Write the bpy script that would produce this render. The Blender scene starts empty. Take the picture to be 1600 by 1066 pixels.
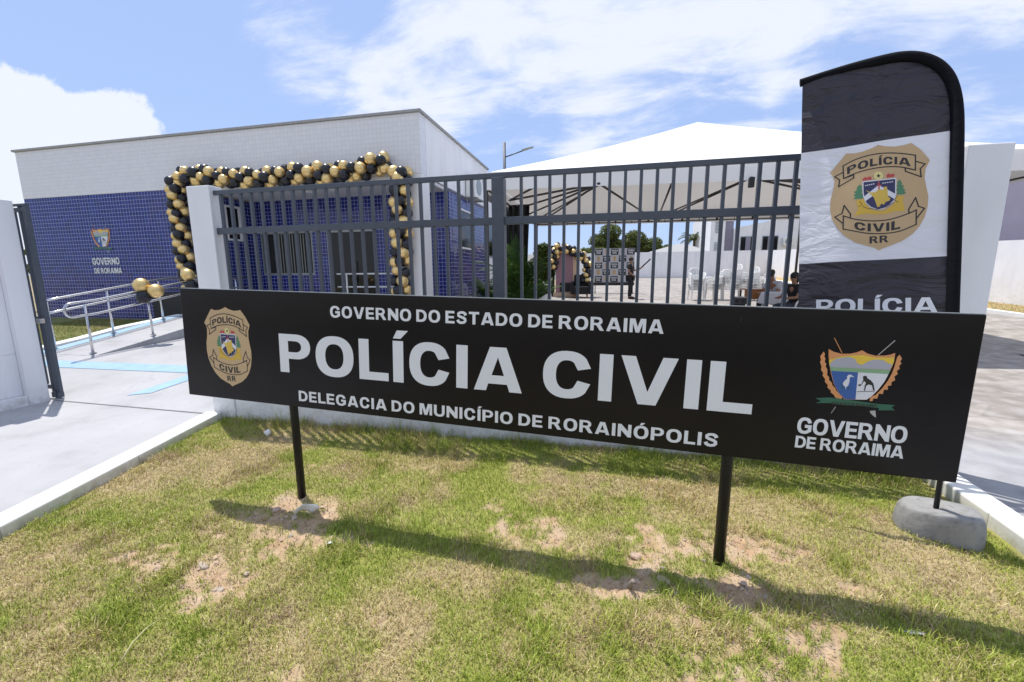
import bpy, bmesh, math, random
import numpy as np
from mathutils import Vector, Matrix, noise
from mathutils.geometry import tessellate_polygon

R_ = math.radians
SC = bpy.context.scene
COL = SC.collection

# ------------------------------------------------------------------ camera, world, sun, exposure
cam_d = bpy.data.cameras.new('camera')
cam_d.sensor_width = 36.0
cam_d.lens = 14.656
cam_d.clip_start = 0.05
cam_d.clip_end = 2000
cam = bpy.data.objects.new('camera', cam_d)
COL.objects.link(cam)
_pitch, _yaw, _roll = R_(-9.22), R_(-12.83), R_(-0.473)
_f = Vector((math.sin(_yaw)*math.cos(_pitch), math.cos(_yaw)*math.cos(_pitch), math.sin(_pitch)))
_r = Vector((math.cos(_yaw), -math.sin(_yaw), 0))
_u = _r.cross(_f)
_r2 = math.cos(_roll)*_r + math.sin(_roll)*_u
_u2 = -math.sin(_roll)*_r + math.cos(_roll)*_u
_m = Matrix((_r2, _u2, -_f)).transposed().to_4x4()
_m.translation = Vector((0, 0, 1.6))
cam.matrix_world = _m
SC.camera = cam

SUN_FROM = Vector((-0.315, 0.215, 1.0)).normalized()       # towards the sun
SUN_EL = math.asin(SUN_FROM.z)
SUN_ROT = math.atan2(SUN_FROM.x, SUN_FROM.y)
sun_d = bpy.data.lights.new('sun', 'SUN')
sun_d.energy = 4.0
sun_d.angle = R_(0.55)
sun_d.color = (1.0, 0.955, 0.89)
sun = bpy.data.objects.new('sun', sun_d)
COL.objects.link(sun)
sun.rotation_euler = (-SUN_FROM).to_track_quat('-Z', 'Y').to_euler()

SC.view_settings.view_transform = 'Standard'
SC.view_settings.look = 'None'
SC.view_settings.gamma = 1.0
SC.view_settings.exposure = 0.33

world = bpy.data.worlds.new('World')
SC.world = world
world.use_nodes = True
def build_world():
    nt = world.node_tree
    N, L = nt.nodes, nt.links
    N.clear()
    out = N.new('ShaderNodeOutputWorld')
    bg = N.new('ShaderNodeBackground'); bg.inputs['Strength'].default_value = 0.088
    sky = N.new('ShaderNodeTexSky'); sky.sky_type = 'NISHITA'; sky.sun_disc = False
    sky.sun_elevation = SUN_EL; sky.sun_rotation = SUN_ROT
    sky.air_density = 1.0; sky.dust_density = 0.6; sky.ozone_density = 1.6
    tc = N.new('ShaderNodeTexCoord')
    def math_(op, a, b=None, c=None, clamp=False):
        n = N.new('ShaderNodeMath'); n.operation = op; n.use_clamp = clamp
        for i, v in enumerate((a, b, c)):
            if v is None: continue
            if isinstance(v, (int, float)): n.inputs[i].default_value = v
            else: L.new(v, n.inputs[i])
        return n.outputs[0]
    def vmath(op, a, b=None):
        n = N.new('ShaderNodeVectorMath'); n.operation = op
        for i, v in enumerate((a, b)):
            if v is None: continue
            if isinstance(v, tuple): n.inputs[i].default_value = v
            else: L.new(v, n.inputs[i])
        return n
    d = vmath('NORMALIZE', tc.outputs['Generated']).outputs[0]
    sep = N.new('ShaderNodeSeparateXYZ'); L.new(d, sep.inputs[0])
    zz = math_('MAXIMUM', sep.outputs[2], 0.0)
    den = math_('ADD', zz, 0.22)
    cx = math_('DIVIDE', sep.outputs[0], den); cy = math_('DIVIDE', sep.outputs[1], den)
    comb = N.new('ShaderNodeCombineXYZ'); L.new(cx, comb.inputs[0]); L.new(cy, comb.inputs[1])
    # cloud cover in two characters: streaky high cloud, and heaped cumulus
    mp = N.new('ShaderNodeMapping'); L.new(comb.outputs[0], mp.inputs[0])
    mp.inputs['Rotation'].default_value = (0, 0, R_(24)); mp.inputs['Scale'].default_value = (0.75, 1.5, 1)
    n1 = N.new('ShaderNodeTexNoise'); L.new(mp.outputs[0], n1.inputs['Vector'])
    n1.inputs['Scale'].default_value = 3.2; n1.inputs['Detail'].default_value = 11; n1.inputs['Roughness'].default_value = 0.63
    n1.inputs['Distortion'].default_value = 0.35
    n2 = N.new('ShaderNodeTexNoise'); L.new(d, n2.inputs['Vector'])
    n2.inputs['Scale'].default_value = 9.0; n2.inputs['Detail'].default_value = 10; n2.inputs['Roughness'].default_value = 0.60
    def blob(c, r0, r1):
        v = Vector(c).normalized()
        dt = vmath('DOT_PRODUCT', d, tuple(v)).outputs['Value']
        mr = N.new('ShaderNodeMapRange'); mr.interpolation_type = 'SMOOTHSTEP'
        L.new(dt, mr.inputs['Value'])
        mr.inputs['From Min'].default_value = math.cos(R_(r1)); mr.inputs['From Max'].default_value = math.cos(R_(r0))
        return mr.outputs[0]
    def maxall(l):
        o = l[0]
        for q in l[1:]: o = math_('MAXIMUM', o, q)
        return o
    streak = maxall([blob((0.14, 0.87, 0.50), 10, 30), blob((-0.24, 0.87, 0.40), 3, 17), blob((-0.41, 0.84, 0.345), 1, 10), math_('MULTIPLY', blob((-0.53, 0.75, 0.385), 0, 9), 0.62),
                     blob((0.52, 0.78, 0.40), 8, 28), blob((0.05, 0.80, 0.62), 6, 24), blob((0.35, 0.2, 0.9), 5, 45),
                     blob((0.2, -0.9, 0.35), 10, 60)])
    heap = maxall([blob((-0.865, 0.485, 0.155), 4, 11), blob((-0.80, 0.565, 0.17), 2, 9), blob((-0.90, 0.40, 0.20), 3, 9),
                   blob((-0.5, -0.8, 0.2), 8, 30)])
    def sstep(v, a, b):
        mr = N.new('ShaderNodeMapRange'); mr.interpolation_type = 'SMOOTHSTEP'; L.new(v, mr.inputs['Value'])
        mr.inputs['From Min'].default_value = a; mr.inputs['From Max'].default_value = b
        return mr.outputs[0]
    nn1 = math_('MULTIPLY', math_('SUBTRACT', n1.outputs['Fac'], 0.5), 2.3)
    nn2 = math_('MULTIPLY', math_('SUBTRACT', n2.outputs['Fac'], 0.5), 1.9)
    hole = maxall([blob((0.14, 0.95, 0.275), 1, 11), blob((-0.22, 0.935, 0.28), 1, 9), blob((0.40, 0.88, 0.25), 1, 10), blob((0.575, 0.785, 0.24), 1, 11)])
    s_in = math_('SUBTRACT', math_('ADD', math_('MULTIPLY', streak, 0.95), nn1), math_('MULTIPLY', hole, 0.50))
    h_in = math_('ADD', heap, nn2)
    m = maxall([math_('MULTIPLY', math_('MULTIPLY', sstep(s_in, 0.30, 1.02), sstep(streak, 0.0, 0.25)), 0.97),
                math_('MULTIPLY', sstep(h_in, 0.43, 0.60), sstep(heap, 0.0, 0.2))])
    mx = N.new('ShaderNodeMix'); mx.data_type = 'RGBA'
    L.new(m, mx.inputs['Factor'])
    br = N.new('ShaderNodeMix'); br.data_type = 'RGBA'
    L.new(sky.outputs[0], br.inputs['A']); br.inputs['Factor'].default_value = 0.62
    br.inputs['B'].default_value = (4.8, 6.5, 10.9, 1)            # bright tropical haze over the blue
    L.new(br.outputs['Result'], mx.inputs['A'])
    mx.inputs['B'].default_value = (7.9, 8.4, 9.6, 1)
    L.new(mx.outputs['Result'], bg.inputs['Color'])
    L.new(bg.outputs[0], out.inputs['Surface'])
build_world()

# ------------------------------------------------------------------ materials
def new_mat(name):
    m = bpy.data.materials.new(name); m.use_nodes = True
    return m, m.node_tree.nodes, m.node_tree.links, m.node_tree.nodes['Principled BSDF']

def plain(name, col, rough=0.5, metal=0.0, var=0.12, scale=8.0, bump=0.0, bscale=60.0, spec=0.5, coat=0.0):
    m, N, L, B = new_mat(name)
    g = N.new('ShaderNodeNewGeometry')
    t = N.new('ShaderNodeTexNoise'); t.inputs['Scale'].default_value = scale; t.inputs['Detail'].default_value = 6
    t.inputs['Roughness'].default_value = 0.65
    L.new(g.outputs['Position'], t.inputs['Vector'])
    mx = N.new('ShaderNodeMix'); mx.data_type = 'RGBA'
    mr = N.new('ShaderNodeMapRange'); mr.inputs['From Min'].default_value = 0.3; mr.inputs['From Max'].default_value = 0.7
    L.new(t.outputs['Fac'], mr.inputs['Value']); L.new(mr.outputs[0], mx.inputs['Factor'])
    mx.inputs['A'].default_value = tuple(c*(1-var) for c in col) + (1,)
    mx.inputs['B'].default_value = tuple(min(1, c*(1+var)) for c in col) + (1,)
    L.new(mx.outputs['Result'], B.inputs['Base Color'])
    B.inputs['Roughness'].default_value = rough; B.inputs['Metallic'].default_value = metal
    B.inputs['Specular IOR Level'].default_value = spec; B.inputs['Coat Weight'].default_value = coat
    if bump:
        t2 = N.new('ShaderNodeTexNoise'); t2.inputs['Scale'].default_value = bscale; t2.inputs['Detail'].default_value = 4
        L.new(g.outputs['Position'], t2.inputs['Vector'])
        bp = N.new('ShaderNodeBump'); bp.inputs['Strength'].default_value = bump; bp.inputs['Distance'].default_value = 0.01
        L.new(t2.outputs['Fac'], bp.inputs['Height']); L.new(bp.outputs[0], B.inputs['Normal'])
    return m

def ramp(N, L, src, stops):
    r = N.new('ShaderNodeValToRGB'); L.new(src, r.inputs[0])
    el = r.color_ramp.elements
    el[0].position, el[0].color = stops[0][0], tuple(stops[0][1]) + (1,)
    el[1].position, el[1].color = stops[-1][0], tuple(stops[-1][1]) + (1,)
    for p, c in stops[1:-1]:
        e = el.new(p); e.color = tuple(c) + (1,)
    return r.outputs[0]

def painted_wall(name, col, dirt=(0.32, 0.27, 0.20), z0=0.0, z1=0.45, d0=0.50, d1=0.95):
    """white masonry paint with rain streaks and splashed soil near its foot (a real stain with its own shape)"""
    m, N, L, B = new_mat(name)
    g = N.new('ShaderNodeNewGeometry')
    t = N.new('ShaderNodeTexNoise'); t.inputs['Scale'].default_value = 3.0; t.inputs['Detail'].default_value = 8
    mp = N.new('ShaderNodeMapping'); mp.inputs['Scale'].default_value = (1, 1, 0.35)
    L.new(g.outputs['Position'], mp.inputs[0]); L.new(mp.outputs[0], t.inputs['Vector'])
    c0 = ramp(N, L, t.outputs['Fac'], [(0.25, tuple(x*0.90 for x in col)), (0.55, col), (0.8, tuple(min(1, x*1.03) for x in col))])
    t2 = N.new('ShaderNodeTexNoise'); t2.inputs['Scale'].default_value = 9.0; t2.inputs['Detail'].default_value = 7; t2.inputs['Roughness'].default_value = 0.7
    L.new(g.outputs['Position'], t2.inputs['Vector'])
    sp = N.new('ShaderNodeSeparateXYZ'); L.new(g.outputs['Position'], sp.inputs[0])
    mr = N.new('ShaderNodeMapRange'); L.new(sp.outputs[2], mr.inputs['Value'])
    mr.inputs['From Min'].default_value = z1; mr.inputs['From Max'].default_value = z0
    mu = N.new('ShaderNodeMath'); mu.operation = 'MULTIPLY'; L.new(mr.outputs[0], mu.inputs[0])
    mr2 = N.new('ShaderNodeMapRange'); L.new(t2.outputs['Fac'], mr2.inputs['Value']); mr2.inputs['From Min'].default_value = d0; mr2.inputs['From Max'].default_value = d1
    L.new(mr2.outputs[0], mu.inputs[1])
    mx = N.new('ShaderNodeMix'); mx.data_type = 'RGBA'; L.new(mu.outputs[0], mx.inputs['Factor'])
    L.new(c0, mx.inputs['A']); mx.inputs['B'].default_value = dirt + (1,)
    L.new(mx.outputs['Result'], B.inputs['Base Color'])
    B.inputs['Roughness'].default_value = 0.75
    t3 = N.new('ShaderNodeTexNoise'); t3.inputs['Scale'].default_value = 120; L.new(g.outputs['Position'], t3.inputs['Vector'])
    bp = N.new('ShaderNodeBump'); bp.inputs['Strength'].default_value = 0.25; bp.inputs['Distance'].default_value = 0.004
    L.new(t3.outputs['Fac'], bp.inputs['Height']); L.new(bp.outputs[0], B.inputs['Normal'])
    return m

def tile_mat(name, c1, c2, grout, size=0.1, rough=0.12, wob=0.25, spec=0.36):
    m, N, L, B = new_mat(name)
    g = N.new('ShaderNodeNewGeometry')
    sp = N.new('ShaderNodeSeparateXYZ'); L.new(g.outputs['Position'], sp.inputs[0])
    ad = N.new('ShaderNodeMath'); ad.operation = 'ADD'; L.new(sp.outputs[0], ad.inputs[0]); L.new(sp.outputs[1], ad.inputs[1])
    cb = N.new('ShaderNodeCombineXYZ'); L.new(ad.outputs[0], cb.inputs[0]); L.new(sp.outputs[2], cb.inputs[1])
    bk = N.new('ShaderNodeTexBrick'); bk.offset = 0.0; bk.squash = 1.0
    L.new(cb.outputs[0], bk.inputs['Vector'])
    bk.inputs['Scale'].default_value = 1.0
    bk.inputs['Brick Width'].default_value = size; bk.inputs['Row Height'].default_value = size
    bk.inputs['Mortar Size'].default_value = 0.0036; bk.inputs['Mortar Smooth'].default_value = 0.15; bk.inputs['Bias'].default_value = 0.0
    bk.inputs['Color1'].default_value = c1 + (1,); bk.inputs['Color2'].default_value = c2 + (1,); bk.inputs['Mortar'].default_value = grout + (1,)
    L.new(bk.outputs['Color'], B.inputs['Base Color'])
    # every tile is set a little askew, so each mirrors another bit of the surroundings
    dv = N.new('ShaderNodeVectorMath'); dv.operation = 'DIVIDE'; L.new(cb.outputs[0], dv.inputs[0]); dv.inputs[1].default_value = (size, size, 1)
    fl = N.new('ShaderNodeVectorMath'); fl.operation = 'FLOOR'; L.new(dv.outputs[0], fl.inputs[0])
    wn = N.new('ShaderNodeTexWhiteNoise'); wn.noise_dimensions = '2D'; L.new(fl.outputs[0], wn.inputs['Vector'])
    sb = N.new('ShaderNodeVectorMath'); sb.operation = 'SUBTRACT'; L.new(wn.outputs['Color'], sb.inputs[0]); sb.inputs[1].default_value = (0.5, 0.5, 0.5)
    scl = N.new('ShaderNodeVectorMath'); scl.operation = 'SCALE'; L.new(sb.outputs[0], scl.inputs[0]); scl.inputs['Scale'].default_value = wob*0.12
    an = N.new('ShaderNodeVectorMath'); an.operation = 'ADD'; L.new(g.outputs['Normal'], an.inputs[0]); L.new(scl.outputs[0], an.inputs[1])
    nn = N.new('ShaderNodeVectorMath'); nn.operation = 'NORMALIZE'; L.new(an.outputs[0], nn.inputs[0])
    bp = N.new('ShaderNodeBump'); bp.inputs['Strength'].default_value = 0.5; bp.inputs['Distance'].default_value = 0.003; bp.invert = True
    L.new(bk.outputs['Fac'], bp.inputs['Height']); L.new(nn.outputs[0], bp.inputs['Normal']); L.new(bp.outputs[0], B.inputs['Normal'])
    mr = N.new('ShaderNodeMapRange'); L.new(bk.outputs['Fac'], mr.inputs['Value']); mr.inputs['To Min'].default_value = rough; mr.inputs['To Max'].default_value = 0.8
    L.new(mr.outputs[0], B.inputs['Roughness'])
    B.inputs['Specular IOR Level'].default_value = spec
    return m

def concrete(name, col, scale=1.3, crack=True, rough=0.85, scuff=0.35):
    m, N, L, B = new_mat(name)
    g = N.new('ShaderNodeNewGeometry')
    t = N.new('ShaderNodeTexNoise'); t.inputs['Scale'].default_value = scale; t.inputs['Detail'].default_value = 9; t.inputs['Roughness'].default_value = 0.62
    L.new(g.outputs['Position'], t.inputs['Vector'])
    c0 = ramp(N, L, t.outputs['Fac'], [(0.25, tuple(x*0.72 for x in col)), (0.45, tuple(x*0.93 for x in col)), (0.6, col), (0.8, tuple(min(1, x*1.08) for x in col))])
    t2 = N.new('ShaderNodeTexNoise'); t2.inputs['Scale'].default_value = 22; t2.inputs['Detail'].default_value = 8
    L.new(g.outputs['Position'], t2.inputs['Vector'])
    mr = N.new('ShaderNodeMapRange'); L.new(t2.outputs['Fac'], mr.inputs['Value']); mr.inputs['From Min'].default_value = 0.62-.08*(scuff > .5); mr.inputs['From Max'].default_value = 0.75
    mr.inputs['To Max'].default_value = scuff
    mx = N.new('ShaderNodeMix'); mx.data_type = 'RGBA'; L.new(mr.outputs[0], mx.inputs['Factor']); L.new(c0, mx.inputs['A'])
    mx.inputs['B'].default_value = tuple(x*0.55 for x in col) + (1,)
    last = mx.outputs['Result']
    if crack:
        v = N.new('ShaderNodeTexVoronoi'); v.feature = 'DISTANCE_TO_EDGE'; v.inputs['Scale'].default_value = 0.33
        t4 = N.new('ShaderNodeTexNoise'); t4.inputs['Scale'].default_value = 2.0; t4.inputs['Detail'].default_value = 6; L.new(g.outputs['Position'], t4.inputs['Vector'])
        a = N.new('ShaderNodeVectorMath'); a.operation = 'MULTIPLY_ADD'; L.new(t4.outputs['Color'], a.inputs[0]); a.inputs[1].default_value = (0.7, 0.7, 0.0); L.new(g.outputs['Position'], a.inputs[2])
        L.new(a.outputs[0], v.inputs['Vector'])
        m2 = N.new('ShaderNodeMapRange'); L.new(v.outputs['Distance'], m2.inputs['Value']); m2.inputs['From Min'].default_value = 0.0; m2.inputs['From Max'].default_value = 0.004
        m2.inputs['To Min'].default_value = 0.3; m2.inputs['To Max'].default_value = 0.0
        mx2 = N.new('ShaderNodeMix'); mx2.data_type = 'RGBA'; L.new(m2.outputs[0], mx2.inputs['Factor']); L.new(last, mx2.inputs['A'])
        mx2.inputs['B'].default_value = tuple(x*0.4 for x in col) + (1,)
        last = mx2.outputs['Result']
    L.new(last, B.inputs['Base Color'])
    B.inputs['Roughness'].default_value = rough
    bp = N.new('ShaderNodeBump'); bp.inputs['Strength'].default_value = 0.35+.5*(scuff > .5); bp.inputs['Distance'].default_value = 0.006
    L.new(t2.outputs['Fac'], bp.inputs['Height']); L.new(bp.outputs[0], B.inputs['Normal'])
    return m

def attr_mat(name, attr, rough=0.8, translucent=0.0, bump=0.0):
    m, N, L, B = new_mat(name)
    a = N.new('ShaderNodeAttribute'); a.attribute_name = attr
    L.new(a.outputs['Color'], B.inputs['Base Color']); B.inputs['Roughness'].default_value = rough
    B.inputs['Specular IOR Level'].default_value = 0.25
    if translucent:
        tr = N.new('ShaderNodeBsdfTranslucent'); L.new(a.outputs['Color'], tr.inputs['Color'])
        mx = N.new('ShaderNodeMixShader'); mx.inputs[0].default_value = translucent
        out = [n for n in N if n.type == 'OUTPUT_MATERIAL'][0]
        L.new(B.outputs[0], mx.inputs[1]); L.new(tr.outputs[0], mx.inputs[2]); L.new(mx.outputs[0], out.inputs['Surface'])
    return m

M = {}
M['white_paint'] = painted_wall('white masonry paint', (0.76, 0.765, 0.785), z1=.26, d0=.42, d1=.8)
M['clean_white'] = painted_wall('clean white paint', (0.78, 0.78, 0.79), z0=-9, z1=-8)
M['fence'] = plain('grey blue gate paint', (0.060, 0.074, 0.098), 0.42, 0.0, 0.12, 14, 0.15, 90)
M['blue_tile'] = tile_mat('cobalt blue wall tile', (0.004, 0.010, 0.115), (0.012, 0.024, 0.20), (0.44, 0.47, 0.68), rough=0.10, wob=0.35)
M['white_tile'] = tile_mat('white wall tile', (0.70, 0.70, 0.715), (0.74, 0.74, 0.755), (0.60, 0.60, 0.62), rough=0.22, wob=0.2)
M['concrete'] = concrete('pale driveway concrete', (0.41, 0.41, 0.42))
M['kerb'] = painted_wall('whitewashed kerb', (0.78, 0.77, 0.73), dirt=(0.27, 0.25, 0.14), z0=-0.01, z1=0.085, d0=0.30, d1=0.66)
M['cap'] = plain('cement coping', (0.33, 0.33, 0.33), 0.8, 0, 0.15, 12)
M['plinth'] = plain('cement plinth', (0.20, 0.20, 0.205), 0.85, 0, 0.2, 9)
M['tactile'] = plain('light blue tactile paving', (0.27, 0.42, 0.57), 0.65, 0, 0.10, 6, 0.3, 50)
M['steel'] = plain('stainless steel tube', (0.62, 0.62, 0.63), 0.22, 1.0, 0.05, 5)
M['alu'] = plain('anodised aluminium', (0.30, 0.33, 0.33), 0.45, 0.4, 0.06, 5)
M['white_plastic'] = plain('white moulded plastic', (0.74, 0.74, 0.72), 0.38, 0, 0.05, 4)
M['black_metal'] = plain('black painted post', (0.010, 0.010, 0.012), 0.42, 0, 0.3, 12, 0.3, 70, spec=0.3)
M['black_vinyl'] = plain('black sign vinyl', (0.0075, 0.0062, 0.0066), 0.24, 0, 0.25, 1.4, 0.22, 3.2, spec=0.20)
M['letter'] = plain('white sign vinyl', (0.70, 0.71, 0.74), 0.4, 0, 0.03, 3)
M['gold_bal'] = plain('chrome gold balloon', (0.78, 0.56, 0.24), 0.36, 0.70, 0.05, 3)
M['black_bal'] = plain('black balloon', (0.010, 0.011, 0.016), 0.32, 0, 0.1, 3)
M['tent'] = plain('white tent fabric', (0.86, 0.86, 0.85), 0.6, 0, 0.03, 0.7, 0.1, 3)
def _translucent(k, col, f):
    nt = M[k].node_tree; N, L = nt.nodes, nt.links; B = N['Principled BSDF']; out = [n for n in N if n.type == 'OUTPUT_MATERIAL'][0]
    tr = N.new('ShaderNodeBsdfTranslucent'); tr.inputs['Color'].default_value = col+(1,)
    mx = N.new('ShaderNodeMixShader'); mx.inputs[0].default_value = f
    L.new(B.outputs[0], mx.inputs[1]); L.new(tr.outputs[0], mx.inputs[2]); L.new(mx.outputs[0], out.inputs['Surface'])
_translucent('tent', (.68,.64,.60), .14)
M['tent_frame'] = plain('dark tent tube', (0.05, 0.045, 0.042), 0.5, 0.2, 0.15, 5)
M['glass_dark'] = plain('dark window glass', (0.010, 0.012, 0.013), 0.06, 0, 0.1, 3, spec=0.3)
M['dark'] = plain('dark interior', (0.016, 0.016, 0.018), 0.7, 0, 0.2, 2)
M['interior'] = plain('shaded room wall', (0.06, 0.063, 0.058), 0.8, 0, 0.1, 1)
M['blind'] = plain('vertical blind slat', (0.36, 0.37, 0.35), 0.7, 0, 0.06, 4)
M['ceiling'] = plain('porch ceiling', (0.55, 0.55, 0.56), 0.8, 0, 0.05, 2)
M['wood'] = plain('orange brown wood', (0.36, 0.15, 0.045), 0.45, 0, 0.2, 9)
M['beige'] = plain('beige board', (0.62, 0.45, 0.30), 0.6, 0, 0.06, 4)
M['rose'] = plain('rose glitter board', (0.30, 0.17, 0.20), 0.3, 0.4, 0.5, 60)
M['lilac'] = plain('lilac grey render', (0.24, 0.225, 0.29), 0.85, 0, 0.05, 2)
M['far_wall'] = painted_wall('whitewashed lot wall', (0.78, 0.78, 0.79), dirt=(0.40, 0.36, 0.30), z0=0.4, z1=1.5)
M['trunk'] = plain('tree bark', (0.11, 0.085, 0.06), 0.9, 0, 0.3, 12, 0.5, 30)
M['leaf'] = attr_mat('leaf', 'tint', 0.55, 0.25)
M['palm_leaf'] = attr_mat('palm leaf', 'tint', 0.45, 0.25)
M['grass_blade'] = attr_mat('grass blade', 'tint', 0.5, 0.08)
M['stone'] = plain('pale rubble stone', (0.44, 0.36, 0.29), 0.9, 0, 0.25, 14, 0.5, 60)
M['skin'] = plain('skin', (0.27, 0.14, 0.085), 0.55, 0, 0.08, 10)
M['hair'] = plain('black hair', (0.008, 0.007, 0.006), 0.55, 0, 0.2, 40)
M['cloth_black'] = plain('black cloth', (0.010, 0.010, 0.012), 0.85, 0, 0.2, 20)
M['cloth_grey'] = plain('light grey shirt', (0.46, 0.47, 0.52), 0.85, 0, 0.08, 20)
M['cloth_jeans'] = plain('dark jeans', (0.03, 0.035, 0.06), 0.85, 0, 0.15, 30)
M['block'] = concrete('cast concrete block', (0.29, 0.285, 0.275), scale=9, crack=False, scuff=.9)
M['scrap'] = plain('white litter', (0.80, 0.80, 0.80), 0.5, 0, 0.05, 20)
M['stick'] = plain('dry weathered wood', (0.25, 0.20, 0.16), 0.9, 0, 0.25, 40)
M['table_cloth'] = plain('white table cloth', (0.66, 0.67, 0.72), 0.8, 0, 0.06, 6)
M['groove'] = plain('dark joint', (0.16, 0.16, 0.16), 0.9, 0, 0.2, 12)
# printed inks of the emblems
def ink(k, c, r=0.42): M[k] = plain('ink ' + k, c, r, 0, 0.04, 5)
ink('i_tan', (0.50, 0.345, 0.18)); ink('i_black', (0.012, 0.010, 0.010)); ink('i_navy', (0.018, 0.018, 0.085)); ink('i_white', (0.66, 0.66, 0.70))
ink('i_yellow', (0.62, 0.42, 0.06)); ink('i_gold', (0.60, 0.38, 0.035)); ink('i_red', (0.45, 0.05, 0.05)); ink('i_green', (0.06, 0.20, 0.10))
ink('i_pale', (0.66, 0.58, 0.24)); ink('i_orange', (0.62, 0.27, 0.10)); ink('i_sky', (0.72, 0.50, 0.05)); ink('i_mount', (0.38, 0.38, 0.43))
ink('i_dkgreen', (0.02, 0.11, 0.065)); ink('i_ltgreen', (0.22, 0.38, 0.21)); ink('i_blue', (0.03, 0.10, 0.33)); ink('i_silver', (0.40, 0.38, 0.37))

# ------------------------------------------------------------------ mesh helpers
class MB:
    def __init__(s): s.v = []; s.f = []; s.m = []; s.smooth = []
    def add(s, vs, fs, mi=0, smooth=False):
        o = len(s.v); s.v.extend([tuple(x) for x in vs])
        for f in fs: s.f.append(tuple(i+o for i in f)); s.m.append(mi); s.smooth.append(smooth)
    def box(s, x0, x1, y0, y1, z0, z1, mi=0):
        vs = [(x0,y0,z0),(x1,y0,z0),(x1,y1,z0),(x0,y1,z0),(x0,y0,z1),(x1,y0,z1),(x1,y1,z1),(x0,y1,z1)]
        s.add(vs, [(0,3,2,1),(4,5,6,7),(0,1,5,4),(1,2,6,5),(2,3,7,6),(3,0,4,7)], mi)
    def hexa(s, b, t, mi=0):
        s.add(list(b)+list(t), [(0,3,2,1),(4,5,6,7),(0,1,5,4),(1,2,6,5),(2,3,7,6),(3,0,4,7)], mi)
    def prism(s, poly, z0, z1, mi=0):
        n = len(poly); vs = [(x,y,z0) for x,y in poly] + [(x,y,z1) for x,y in poly]
        fs = [tuple(range(n))[::-1], tuple(range(n, 2*n))] + [(i,(i+1)%n,n+(i+1)%n,n+i) for i in range(n)]
        s.add(vs, fs, mi)
    def tube(s, pts, r, n=10, mi=0, caps=True, flat=None):
        pts = [Vector(p) for p in pts]; rr = r if isinstance(r, (list, tuple)) else [r]*len(pts)
        vs = []; prev = None
        for i, p in enumerate(pts):
            a = pts[max(0, i-1)]; b = pts[min(len(pts)-1, i+1)]; t = (b-a).normalized()
            if prev is None:
                up = Vector((0,0,1)) if abs(t.z) < 0.9 else Vector((1,0,0))
                x = t.cross(up).normalized()
            else:
                x = (prev - t*prev.dot(t)).normalized()
            prev = x; y = t.cross(x)
            for k in range(n):
                a_ = 2*math.pi*k/n
                vs.append(p + rr[i]*(math.cos(a_)*x + math.sin(a_)*y))
        fs = []
        for i in range(len(pts)-1):
            for k in range(n):
                fs.append((i*n+k, i*n+(k+1)%n, (i+1)*n+(k+1)%n, (i+1)*n+k))
        s.add(vs, fs, mi, n > 4)
        if caps:
            o = len(s.v) - len(vs)
            s.f.append(tuple(o+k for k in range(n))[::-1]); s.m.append(mi); s.smooth.append(False)
            s.f.append(tuple(o+(len(pts)-1)*n+k for k in range(n))); s.m.append(mi); s.smooth.append(False)
    def sphere(s, c, r, nu=18, nv=12, mi=0, rot=None):
        rx, ry, rz = r if isinstance(r, tuple) else (r, r, r)
        vs = []; c = Vector(c)
        for j in range(nv+1):
            th = math.pi*j/nv
            for i in range(nu):
                ph = 2*math.pi*i/nu
                p = Vector((rx*math.sin(th)*math.cos(ph), ry*math.sin(th)*math.sin(ph), rz*math.cos(th)))
                if rot: p = rot @ p
                vs.append(c+p)
        fs = [(j*nu+i, (j+1)*nu+i, (j+1)*nu+(i+1)%nu, j*nu+(i+1)%nu) for j in range(nv) for i in range(nu)]
        s.add(vs, fs, mi, True)
    def mesh(s, name, mats):
        me = bpy.data.meshes.new(name)
        me.from_pydata(s.v, [], s.f)
        for m in (mats if isinstance(mats, (list, tuple)) else [mats]): me.materials.append(m)
        me.polygons.foreach_set('material_index', s.m)
        me.polygons.foreach_set('use_smooth', s.smooth)
        me.validate(); me.update()
        return me
    def build(s, name, mats, parent=None, bevel=0.0, loc=None):
        return link(name, s.mesh(name, mats), parent, bevel, loc)

def link(name, me, parent=None, bevel=0.0, loc=None):
    o = bpy.data.objects.new(name, me); COL.objects.link(o)
    if parent: o.parent = parent
    if loc is not None: o.location = loc
    if bevel:
        b = o.modifiers.new('bevel', 'BEVEL'); b.width = bevel; b.segments = 2; b.limit_method = 'ANGLE'; b.angle_limit = R_(40)
    return o

def tag(o, label=None, cat=None, group=None, kind=None):
    if label: o['label'] = label
    if cat: o['category'] = cat
    if group: o['group'] = group
    if kind: o['kind'] = kind
    return o

def empty(name, label, cat, loc=(0,0,0), rz=0.0, group=None):
    o = bpy.data.objects.new(name, None); COL.objects.link(o); o.empty_display_size = 0.2
    o.location = loc; o.rotation_euler = (0, 0, rz)
    return tag(o, label, cat, group)

def local(o, p):        # world point into an unrotated thing's space
    return tuple(Vector(p) - Vector(o.location))

class LMB(MB):
    """mesh builder that takes world coordinates and stores them relative to a thing placed at loc"""
    def __init__(s, loc): super().__init__(); s.loc = Vector(loc)
    def mesh(s, name, mats):
        s.v = [tuple(Vector(p)-s.loc) for p in s.v]
        return super().mesh(name, mats)

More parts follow.
